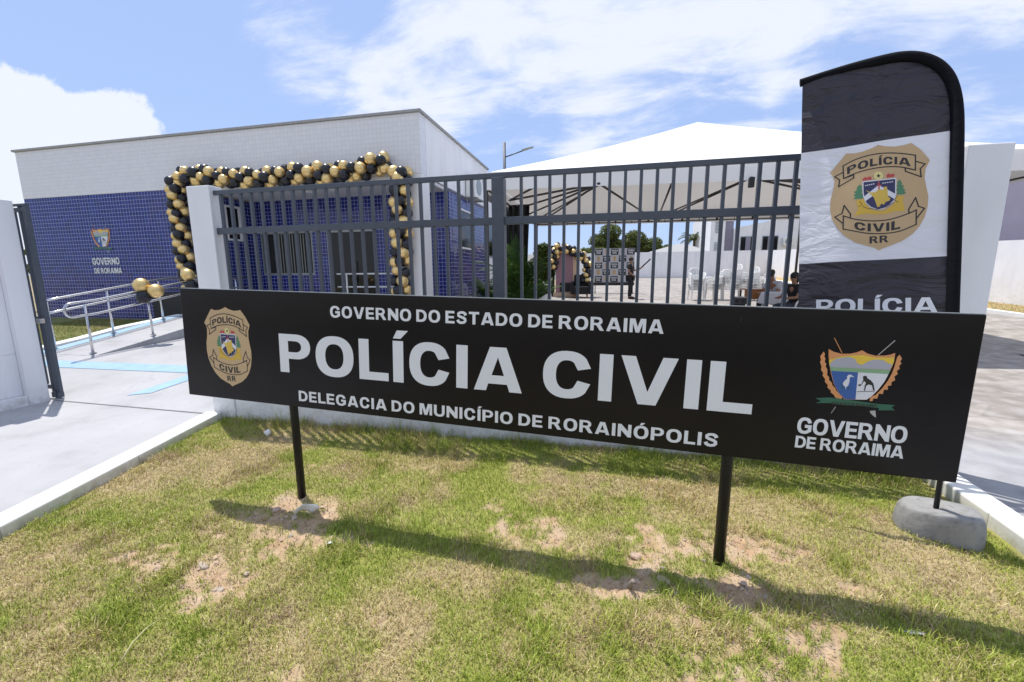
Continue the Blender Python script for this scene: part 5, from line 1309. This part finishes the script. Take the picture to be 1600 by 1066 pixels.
# ------------------------------------------------------------------ things under the tent
def chair_mesh():
    m = MB()
    for sx in (-1, 1):
        m.hexa([(sx*.235-.02,-.25,0),(sx*.235+.02,-.25,0),(sx*.235+.02,-.21,0),(sx*.235-.02,-.21,0)], [(sx*.215-.025,-.225,.42),(sx*.215+.025,-.225,.42),(sx*.215+.025,-.17,.42),(sx*.215-.025,-.17,.42)])
        m.hexa([(sx*.225-.02,.24,0),(sx*.225+.02,.24,0),(sx*.225+.02,.28,0),(sx*.225-.02,.28,0)], [(sx*.20-.025,.17,.42),(sx*.20+.025,.17,.42),(sx*.20+.025,.23,.42),(sx*.20-.025,.23,.42)])
        m.tube([(sx*.235,-.21,.40),(sx*.265,-.20,.55),(sx*.275,-.13,.64),(sx*.27,.05,.655),(sx*.24,.22,.64)], [.022,.022,.026,.026,.022], 8)
    m.box(-.22,.22,-.24,.21,.40,.428)
    arc = [(-.215,.22,.43),(-.225,.26,.60),(-.205,.30,.74),(-.13,.325,.83),(0,.335,.86),(.13,.325,.83),(.205,.30,.74),(.225,.26,.60),(.215,.22,.43)]
    m.tube(arc, .020, 8)
    for i in range(5):
        x = -.14+.07*i; z1 = .84-.06*abs(i-2)**1.4*.5
        m.hexa([(x-.019,.205,.42),(x+.019,.205,.42),(x+.019,.222,.42),(x-.019,.222,.42)], [(x-.019,.315,z1),(x+.019,.315,z1),(x+.019,.332,z1),(x-.019,.332,z1)])
    m.hexa([(-.21,.245,.55),(.21,.245,.55),(.21,.257,.55),(-.21,.257,.55)], [(-.21,.262,.61),(.21,.262,.61),(.21,.274,.61),(-.21,.274,.61)])
    return m.mesh('plastic_chair', M['white_plastic'])
CH = chair_mesh()
stacks = [(3.42,17.75,8,R_(8),'leftmost stack'),(4.15,18.0,5,R_(-50),'low stack second from the left'),(4.72,17.85,10,R_(-58),'tallest stack'),
          (5.35,17.9,8,R_(-55),'stack just right of the tallest'),(5.95,18.0,5,R_(-48),'low stack nearest the seated people')]
for x, y, n_, a, words in stacks:
    for k in range(n_):
        o = link('plastic_chair', CH); o.location = (x-.012*k*math.sin(-a)*.3, y, z_lot(0, y)+.058*k); o.rotation_euler = (0, 0, a)
        pos = 'topmost' if k == n_-1 else 'bottom' if k == 0 else None
        tag(o, ('white plastic chair, %s of the %s' % (pos, words)) if pos else ('white plastic chair in the middle of the %s' % words), 'chair', 'chairs of the '+words)
def thing_table():
    z = z_lot(0, 13); t = empty('wooden_desk', 'orange brown wooden desk front before the chair stacks', 'desk', (4.1, 13.2, z))
    m = LMB(t.location); m.box(3.80,4.42,13.0,13.03,z+.50,z+.76); m.build('front_panel', M['wood'], t, .004)
    m = LMB(t.location); m.box(3.76,4.46,12.97,13.55,z+.761,z+.785); m.build('top', M['wood'], t, .004)
    for x in (3.81, 4.37):
        for y in (13.04, 13.48):
            m = LMB(t.location); m.box(x,x+.04,y,y+.04,z,z+.76); m.build('leg', M['tent_frame'], t)
    z = z_lot(0, 12.2); t = empty('side_table', 'table under a white cloth between the desk and the seated people', 'table', (4.3, 12.3, z))
    m = LMB(t.location); m.hexa([(4.02,12.1,z+.45),(4.60,12.1,z+.45),(4.64,12.6,z+.45),(3.98,12.6,z+.45)], [(4.06,12.15,z+.76),(4.56,12.15,z+.76),(4.56,12.55,z+.76),(4.06,12.55,z+.76)]); m.build('cloth', M['table_cloth'], t, .02)
    for x in (4.1, 4.5):
        m = LMB(t.location); m.tube([(x,12.35,z),(x,12.35,z+.45)], .02, 8); m.build('leg', M['tent_frame'], t)
    z = z_lot(0, 12)
    t = empty('equipment_case', 'low grey equipment box on a stand left of the wooden desk', 'box', (3.4, 12.1, z))
    m = LMB(t.location); m.box(3.24,3.57,12.0,12.3,z+.46,z+.63); m.build('body', M['tent_frame'], t, .01)
    m = LMB(t.location); m.box(3.23,3.58,11.99,12.31,z+.6305,z+.65); m.build('lid', M['cap'], t)
    m = LMB(t.location); m.box(3.28,3.53,12.04,12.26,z,z+.459); m.build('stand', M['dark'], t)
    for x in (3.33, 3.48):
        m = LMB(t.location); m.tube([(x,11.999,z+.55),(x,11.985,z+.55)], .04, 14); m.build('knob', M['dark'], t)
    z = z_lot(0, 15); t = empty('covered_table', 'table under a long white cloth beside the palms at the left of the tent', 'table', (-2.45, 15.2, z))
    m = LMB(t.location); P_ = []
    n = 60
    for j, (zz, e) in enumerate(((z+.02,1.10),(z+.4,1.04),(z+.76,1.0),(z+.79,.985))):
        for i in range(n):
            a = 2*math.pi*i/n; c, s = math.cos(a), math.sin(a); k = 1+(.03*math.sin(i*1.7)+.02*math.sin(i*.7))*(1-j/3)
            P_.append((-2.45+.43*e*k*math.copysign(abs(c)**.6, c), 15.2+.36*e*k*math.copysign(abs(s)**.6, s), zz))
    m.add(P_, [(j*n+i, j*n+(i+1)%n, (j+1)*n+(i+1)%n, (j+1)*n+i) for j in range(3) for i in range(n)]+[tuple(3*n+i for i in range(n))], 0, True); m.build('cloth', M['table_cloth'], t)
    m = LMB(t.location); m.box(-2.5,-2.4,15.15,15.25,z,z+.76); m.build('leg', M['tent_frame'], t)
    o = MB(); o.sphere((0,0,.06), (.11,.11,.06), 16, 8); o.tube([(0,0,0),(0,0,.02)], .07, 14)
    tag(o.build('white_bowl', M['scrap'], loc=(-2.32,15.1,z+.79)), 'small white bowl on the cloth of the covered table', 'bowl')
thing_table()
# photo corner: rose board with beige frame, foliage panel and its own garland
z9 = z_lot(0, 19.2)
rb = empty('photo_board', 'rose glitter photo board in a beige frame with a black welcome plate', 'photo board', (-1.75, 19.2, z9))
m = LMB(rb.location); m.box(-2.30,-1.52,19.18,19.24,z9+.18,z9+1.95); m.build('panel', M['rose'], rb)
m = LMB(rb.location); m.box(-1.519,-1.28,19.16,19.26,z9+.02,z9+1.95); m.box(-2.4,-1.28,19.10,19.30,z9,z9+.179); m.build('frame', M['beige'], rb)
m = LMB(rb.location); m.box(-2.1,-1.40,19.12,19.159,z9+.22,z9+.62); pl = m.build('plate', M['dark'], rb)
gp = empty('foliage_panel', 'panel of dense green leaves behind the photo board garland', 'foliage panel', (-2.85, 19.5, z9))
V, F, T = leaves(5200, [(-.25,0,.7,.4,.12,.7,.9),(.05,0,1.3,.5,.12,.75,1.0),(-.1,0,2.0,.45,.12,.45,1.1),(.3,0,1.9,.35,.12,.4,.9)], .075, 31, ((.03,.06,.012),(.13,.17,.03)))
link('leaves', np_mesh('leaves', V, F, M['leaf'], T), gp)
m = LMB(gp.location); m.box(-3.2,-2.4,19.55,19.6,z9,z9+2.3); m.build('board', M['dark'], gp)
garland('black and gold balloon garland arching over the rose photo board', [(-2.45,19.0,z9+1.2),(-2.35,19.0,z9+1.75),(-2.25,19.0,z9+2.2),(-1.9,19.0,z9+2.15),(-1.5,19.0,z9+1.98),(-1.0,19.0,z9+1.72),(-.85,19.0,z9+1.45),(-.92,19.0,z9+.9),(-1.0,19.0,z9+.6)], 15, 21, 1.0, .12)
ac_ = empty('black_armchair', 'black upholstered armchair at the right foot of the photo board', 'armchair', (-1.15, 18.6, z_lot(0,18.6)))
z8 = z_lot(0,18.6)
m = LMB(ac_.location); m.box(-1.45,-.80,18.3,18.85,z8+.16,z8+.50); m.build('seat', M['cloth_black'], ac_, .04)
m = LMB(ac_.location); m.box(-1.45,-.80,18.851,18.98,z8+.16,z8+1.0); m.build('backrest', M['cloth_black'], ac_, .05)
for x in (-1.56,-.799):
    m = LMB(ac_.location); m.box(x,x+.109,18.3,18.95,z8+.16,z8+.72); m.build('armrest', M['cloth_black'], ac_, .04)
for x in (-1.45,-.85):
    for y in (18.38,18.85):
        m = LMB(ac_.location); m.tube([(x,y,z8),(x,y,z8+.16)], [.018,.028], 8); m.build('leg', M['wood'], ac_)
# logo backdrop banner
M['banner'] = plain('grey white banner cloth', (.42,.42,.44), .8, 0, .05, 3)
zb = z_lot(0, 21)
bd = empty('logo_backdrop', 'banner wall of dark and white squares repeating the police badge and name', 'backdrop', (.33, 21, zb))
BX0, BX1, BZ0, BZ1 = -.63, 1.24, 1.13, 2.74
m = LMB(bd.location); m.box(BX0,BX1,21,21.03,BZ0,BZ1); m.build('panel', M['banner'], bd)
m = LMB(bd.location); m.box(BX0-.02,BX1+.02,20.97,21.06,BZ0-.15,BZ0-.001); m.build('bottom_roll', M['dark'], bd)
for x in (BX0+.05, BX1-.05):
    m = LMB(bd.location); m.tube([(x,21.06,zb),(x,21.06,BZ1)], .02, 8); m.box(x-.03,x+.03,20.8,21.3,zb,zb+.03); m.build('leg', M['black_metal'], bd)
sq = LMB(bd.location); ems = LMB(bd.location); tx = LMB(bd.location)
cw_, ch_ = (BX1-BX0)/5, (BZ1-BZ0)/5
for r in range(5):
    for c in range(5):
        x0 = BX0+c*cw_; z0 = BZ0+r*ch_
        if (r+c) % 2 == 0:
            sq.box(x0+.012,x0+cw_-.012,20.994,20.999,z0+.02,z0+ch_-.02)
            text_piece(tx, 'POLÍCIA', lambda u, v, d=0.0: (x0+.05+u*(cw_-.10), 20.992-d, z0+.18+v*.075), 0, .26, .19, .1)
            text_piece(tx, 'CIVIL', lambda u, v, d=0.0: (x0+.08+u*(cw_-.16), 20.992-d, z0+.075+v*.075), 0, .26, .19, .1)
        else:
            emblem(ems, lambda u, v, l=0.0: (x0+cw_/2+u*.17, 20.997-l*1.5, z0+ch_/2+v*.17), None, True)
sq.build('dark_squares', M['dark'], bd); ems.build('badges', [M[k] for k in EM_MATS], bd); tx.build('lettering', M['letter'], bd)

# ------------------------------------------------------------------ people
def skin_mesh(name, joints, edges, root, mat, parent, sub=2, loc=(0,0,0)):
    me = bpy.data.meshes.new(name); me.from_pydata([j[0] for j in joints], edges, []); me.materials.append(mat)
    o = link(name, me, parent, loc=loc)
    sk = o.modifiers.new('skin', 'SKIN'); sk.use_smooth_shade = True
    for v, j in zip(me.skin_vertices[0].data, joints):
        r = j[1]; v.radius = r if isinstance(r, tuple) else (r, r)
    me.skin_vertices[0].data[root].use_root = True
    ss = o.modifiers.new('smooth', 'SUBSURF'); ss.levels = sub; ss.render_levels = sub
    return o
M['lips'] = plain('lips', (.20,.07,.055), .5)
def person(label, loc, rz_, pose, shirt, trousers, hair_long=False):
    p = empty('person', label, 'person', loc, rz_)
    J = dict(pose); face_dir = J.pop('face')
    names = list(J); idx = {n: i for i, n in enumerate(names)}
    rad = dict(pelvis=(.15,.11), belly=(.135,.10), chest=(.16,.11), neckbase=(.075,.065), neck=.052, head=(.072,.082), crown=(.066,.078), top=.035,
               shL=.062, shR=.062, elL=.043, elR=.043, wrL=.028, wrR=.028, haL=(.036,.018), haR=(.036,.018), hipL=.085, hipR=.085, knL=.058, knR=.058, anL=.038, anR=.038, toL=(.042,.03), toR=(.042,.03))
    E_ = [('pelvis','belly'),('belly','chest'),('chest','neckbase'),('neckbase','neck'),('neck','head'),('head','crown'),('crown','top')]
    for s in 'LR': E_ += [('chest','sh'+s),('sh'+s,'el'+s),('el'+s,'wr'+s),('wr'+s,'ha'+s),('pelvis','hip'+s),('hip'+s,'kn'+s),('kn'+s,'an'+s),('an'+s,'to'+s)]
    jl = [(J[n], rad[n]) for n in names]; el = [(idx[a], idx[b]) for a, b in E_]
    # fingers: five short chains rooted in the palm
    for s in 'LR':
        h = Vector(J['ha'+s]); w = Vector(J['wr'+s]); d = (h-w).normalized(); side = d.cross(Vector((0,0,1)))
        if side.length < .1: side = Vector((0,1,0))
        side.normalize()
        for k, l in enumerate((.055,.075,.082,.075,.06)):
            off = side*(.028*(k-2)/2*1.0); base = h+off*.9+d*.012
            if k == 0: base = h-d*.03+side*-.03
            dd = (d+Vector((0,0,-.35))).normalized() if k else (d-side*.9).normalized()
            a = len(jl); jl.append((tuple(base), .010)); jl.append((tuple(base+dd*l*.55), .009)); jl.append((tuple(base+dd*l+Vector((0,0,-.01))), .007))
            el += [(idx['ha'+s], a), (a, a+1), (a+1, a+2)]
    skin_mesh('body', jl, el, idx['pelvis'], M['skin'], p)
    up = Vector(J['top'])-Vector(J['neck']); up.normalize()
    def garment(name, keys, ed, mat, grow, root):
        ks = {k: i for i, k in enumerate(keys)}
        jj = []
        for k in keys:
            r = rad[k]; r = r if isinstance(r, tuple) else (r, r)
            jj.append((J[k], tuple(q+grow for q in r)))
        return skin_mesh(name, jj, [(ks[a], ks[b]) for a, b in ed], ks[root], mat, p)
    # sleeves stop halfway to the elbow
    for s in 'LR':
        J['sl'+s] = tuple(Vector(J['sh'+s]).lerp(Vector(J['el'+s]), .72)); rad['sl'+s] = .056
    garment('shirt', ['pelvis','belly','chest','neckbase','shL','slL','shR','slR'], [('pelvis','belly'),('belly','chest'),('chest','neckbase'),('chest','shL'),('shL','slL'),('chest','shR'),('shR','slR')], shirt, .014, 'pelvis')
    J['pel2'] = tuple(Vector(J['pelvis'])+Vector((0,0,-.03))); rad['pel2'] = (.15,.11)
    garment('trousers', ['pel2','hipL','knL','anL','hipR','knR','anR'], [('pel2','hipL'),('hipL','knL'),('knL','anL'),('pel2','hipR'),('hipR','knR'),('knR','anR')], trousers, .012, 'pel2')
    for s in 'LR':
        m = MB(); a_, t_ = Vector(J['an'+s]), Vector(J['to'+s]); m.tube([a_+(a_-t_).normalized()*.03+Vector((0,0,-.045)), a_+Vector((0,0,-.03)), a_.lerp(t_,.6)+Vector((0,0,-.015)), t_+(t_-a_).normalized()*.04], [.042,.05,.05,.034], 10); m.build('shoe', M['cloth_black'], p)
    # face: nose, brows, eyes, mouth and ears as one small child mesh; hair cap over it
    hd = Vector(J['head']); fwd = Vector(face_dir).normalized(); rt = fwd.cross(up).normalized()
    c = hd+up*.035
    m = MB(); m.sphere(c+fwd*.088-up*.01, (.014,.014,.02), 8, 6); m.build('nose', M['skin'], p)
    for s in (-1, 1):
        m = MB(); m.sphere(c+rt*s*.078, (.012,.012,.026), 8, 6); m.build('ear', M['skin'], p)
        m = MB(); m.sphere(c+fwd*.076+rt*s*.03+up*.018, (.011,.011,.006), 8, 6); m.build('eye', M['hair'], p)
    m = MB(); m.sphere(c+fwd*.078-up*.048, (.022,.012,.006), 10, 6); m.build('mouth', M['lips'], p)
    m = MB(); q = Matrix((rt, -fwd, up)).transposed()
    m.sphere(c-fwd*.018+up*.040, (.090,.100,.094), 18, 12, rot=q)
    if hair_long: m.sphere(c-fwd*.055-up*.06, (.075,.05,.12), 14, 10, rot=q)
    h = m.build('hair', M['hair'], p)
    return p
def standing():
    return dict(pelvis=(0,0,.93), belly=(0,-.005,1.08), chest=(0,0,1.28), neckbase=(0,.01,1.42), neck=(0,0,1.48), head=(0,-.015,1.56), crown=(0,-.015,1.64), top=(0,-.01,1.69),
        shL=(-.19,0,1.38), elL=(-.23,.02,1.12), wrL=(-.20,-.15,.98), haL=(-.19,-.22,.96), shR=(.19,0,1.38), elR=(.27,-.10,1.16), wrR=(.26,-.30,1.26), haR=(.26,-.37,1.29),
        hipL=(-.09,0,.88), knL=(-.10,-.01,.50), anL=(-.10,.02,.09), toL=(-.11,-.13,.04), hipR=(.09,0,.88), knR=(.10,-.03,.50), anR=(.10,.0,.09), toR=(.12,-.15,.04), face=(0,-1,-.05))
def seated(lean=.05, look=(0,-1,-.1)):
    return dict(pelvis=(0,0,.50), belly=(0,-.02-lean*.3,.66), chest=(0,-.03-lean,.86), neckbase=(0,-.03-lean*1.4,1.00), neck=(0,-.04-lean*1.6,1.06), head=(0,-.06-lean*1.9,1.14), crown=(0,-.06-lean*2,1.22), top=(0,-.05-lean*2,1.27),
        shL=(-.19,-.03-lean,.96), elL=(-.25,-.15-lean,.70), wrL=(-.14,-.36-lean,.68), haL=(-.09,-.42-lean,.69), shR=(.19,-.03-lean,.96), elR=(.25,-.15-lean,.70), wrR=(.14,-.36-lean,.68), haR=(.09,-.42-lean,.69),
        hipL=(-.09,-.06,.48), knL=(-.12,-.46,.48), anL=(-.12,-.44,.09), toL=(-.13,-.58,.04), hipR=(.09,-.06,.48), knR=(.12,-.46,.48), anR=(.12,-.44,.09), toR=(.13,-.58,.04), face=look)
person('person dressed all in black standing before the logo backdrop holding up a dark tripod arm', (.93, 18.2, z_lot(0,18.2)), R_(75), standing(), M['cloth_black'], M['cloth_black'])
m = MB(); m.tube([(0,0,0),(.42,.02,.42)], [.028,.034], 10); m.tube([(-.02,0,-.02),(-.06,0,-.06)], .04, 10)
tag(m.build('camera_stick', M['dark'], loc=(1.30,18.46,z_lot(0,18.2)+1.22)), 'dark stick held up by the standing person before the backdrop', 'stick')
person('person in a light grey shirt sitting with the head bent down beside the tent leg', (4.58, 12.95, z_lot(0,12.95)), R_(-62), seated(.09, (0,-1,-.7)), M['cloth_grey'], M['cloth_jeans'])
person('person in a black t-shirt sitting nearest the feather flag and looking left', (4.52, 11.55, z_lot(0,11.55)), R_(-70), seated(.02, (0,-1,-.15)), M['cloth_black'], M['cloth_jeans'], True)
for (x, y, a, w) in ((4.58,12.95,-62,'grey shirt'),(4.52,11.55,-70,'black t-shirt')):
    o = link('plastic_chair', CH); o.location = (x+.0, y, z_lot(0,y)+.01); o.rotation_euler = (0,0,R_(a)); tag(o, 'white plastic chair under the seated person in the %s' % w, 'chair')

# ------------------------------------------------------------------ small things lying on the lawn
def rock(name, loc, s, seed, mat, label, cat, group=None, flat=.6):
    rnd = random.Random(seed); m = MB(); m.sphere((0,0,0), 1, 12, 8); o3 = rnd.random()*50
    for i, v in enumerate(m.v):
        v = Vector(v); k = 1+.38*noise.noise(v*1.1+Vector((o3,0,0)))+.15*noise.noise(v*3+Vector((0,o3,0))); m.v[i] = (v.x*k*s[0], v.y*k*s[1], v.z*k*s[2])
    m.smooth = [False]*len(m.f)
    o = m.build(name, mat, loc=loc); o.rotation_euler = (rnd.uniform(-.3,.3), rnd.uniform(-.3,.3), rnd.random()*6.28)
    return tag(o, label, cat, group)
rnd = random.Random(44)
M['stone_pink'] = plain('pinkish rubble', (.46,.33,.25), .95, 0, .25, 16, .5, 60)
for grp, lab, n_, (cx, cy, rx, ry) in (('rubble by the left sign post','small pinkish stone on the bare soil around the left sign post',15,(-2.0,2.15,.36,.24)),
        ('rubble at the lower left','small pale stone in the rubble patch at the lower left of the lawn',12,(-2.12,1.60,.26,.13)),
        ('rubble in the sign shadow','small pale stone along the sign shadow near the wooden peg',12,(.28,2.1,.25,.25)),
        ('rubble by the right sign post','small reddish stone on the bare soil around the right sign post',11,(.78,2.1,.24,.25))):
    for k in range(n_):
        x = cx+rx*rnd.gauss(0,.5); y = cy+ry*rnd.gauss(0,.5); s = rnd.uniform(.006,.017)*(1.9 if k < 2 else 1)
        rock('stone', (x, y, z_lawn(x, y)+s*.15), (s*rnd.uniform(.9,1.6), s*rnd.uniform(.8,1.3), s*.65), rnd.random()*1000, M['stone'] if k % 2 else M['stone_pink'], lab, 'stone', grp)
m = MB()   # torn plastic cup piece: a bent curved sheet
vs = []
for j in range(5):
    for i in range(9):
        a = -1.0+2.1*i/8; r = .045+.006*j; vs.append((r*math.cos(a)*1.2, r*math.sin(a)*1.3, .012+.018*j*(1+.3*math.sin(i*1.4))))
m.add(vs, [(j*9+i,j*9+i+1,(j+1)*9+i+1,(j+1)*9+i) for j in range(4) for i in range(8)], 0, True)
o = m.build('plastic_scrap', M['scrap'], loc=(-1.93,2.17,.0)); o.rotation_euler = (.5,-.9,2.1); o.modifiers.new('thick','SOLIDIFY').thickness = .002
tag(o, 'torn curved piece of white plastic lying beside the left sign post', 'litter')
rock('crumpled_paper', (-3.30,3.36,.03), (.035,.03,.035), 5, M['scrap'], 'crumpled white paper in the grass by the left end of the low wall', 'litter')
rock('paper_scrap', (-1.58,1.98,.012), (.028,.014,.006), 8, M['scrap'], 'small flat white scrap on the soil below the left sign post', 'litter')
rock('paper_scrap', (1.36,1.96,.02), (.035,.012,.006), 11, M['scrap'], 'small white scrap at the lower edge of the sign shadow on the right', 'litter')
m = MB(); m.tube([(0,0,-.04),(.002,0,.03),(.006,-.004,.085)], [.013,.013,.009], 8)
o = m.build('wooden_peg', M['stick'], loc=(.155,1.99,.01)); o.rotation_euler = (.5,.0,.1); tag(o, 'short weathered wooden peg sticking up in the sign shadow', 'peg')
M['straw'] = plain('dry straw', (.50,.46,.24), .8, 0, .1, 20)
m = MB(); m.tube([(0,0,.02),(-.02,.06,.045),(-.035,.13,.05),(-.04,.19,.04)], [.0035,.003,.0025,.0012], 6)
tag(m.build('dry_stalk', M['straw'], loc=(-1.93,1.10,.0)), 'single long pale dry stalk lying on the grass at the lower left', 'stalk')

def build_gravel():
    rnd = random.Random(77); V = []; F = []; T = []; n = 0; tries = 0
    while n < 5200 and tries < 90000:
        tries += 1
        x = LX0+.1+(LX1-LX0)*rnd.random(); y = .9+2.8*rnd.random(); b = bare(x, y)
        if x < kerb_l(y)+.03 or x > kerb_r(y)-.03 or b < .22 or rnd.random() > b: continue
        s = rnd.uniform(.0018,.0058)*(1.6 if rnd.random() < .06 else 1); z = z_lawn(x, y); a = rnd.random()*3.14; o = len(V)
        for dx, dy, dz in ((1,0,0),(0,1,0),(-1,0,0),(0,-1,0),(.1,.1,.8),(0,0,-.5)):
            k = rnd.uniform(.7,1.3); V.append((x+s*k*(dx*math.cos(a)-dy*math.sin(a)), y+s*k*(dx*math.sin(a)+dy*math.cos(a)), z+s*.3+s*dz*k))
        F += [(o,o+1,o+4),(o+1,o+2,o+4),(o+2,o+3,o+4),(o+3,o,o+4),(o+1,o,o+5),(o+2,o+1,o+5),(o+3,o+2,o+5),(o,o+3,o+5)]
        q = rnd.random(); c = [(.50,.37,.25),(.42,.28,.17),(.54,.45,.35),(.33,.23,.15)][int(q*4)]; T += [c]*6; n += 1
    o = link('gravel', np_mesh('gravel', np.array(V), np.array(F), M['gravel'], np.array(T))); tag(o, kind='stuff', label='loose grit scattered over the bare soil patches of the lawn', cat='gravel')
M['gravel'] = attr_mat('loose grit', 'tint', .9)
build_gravel()
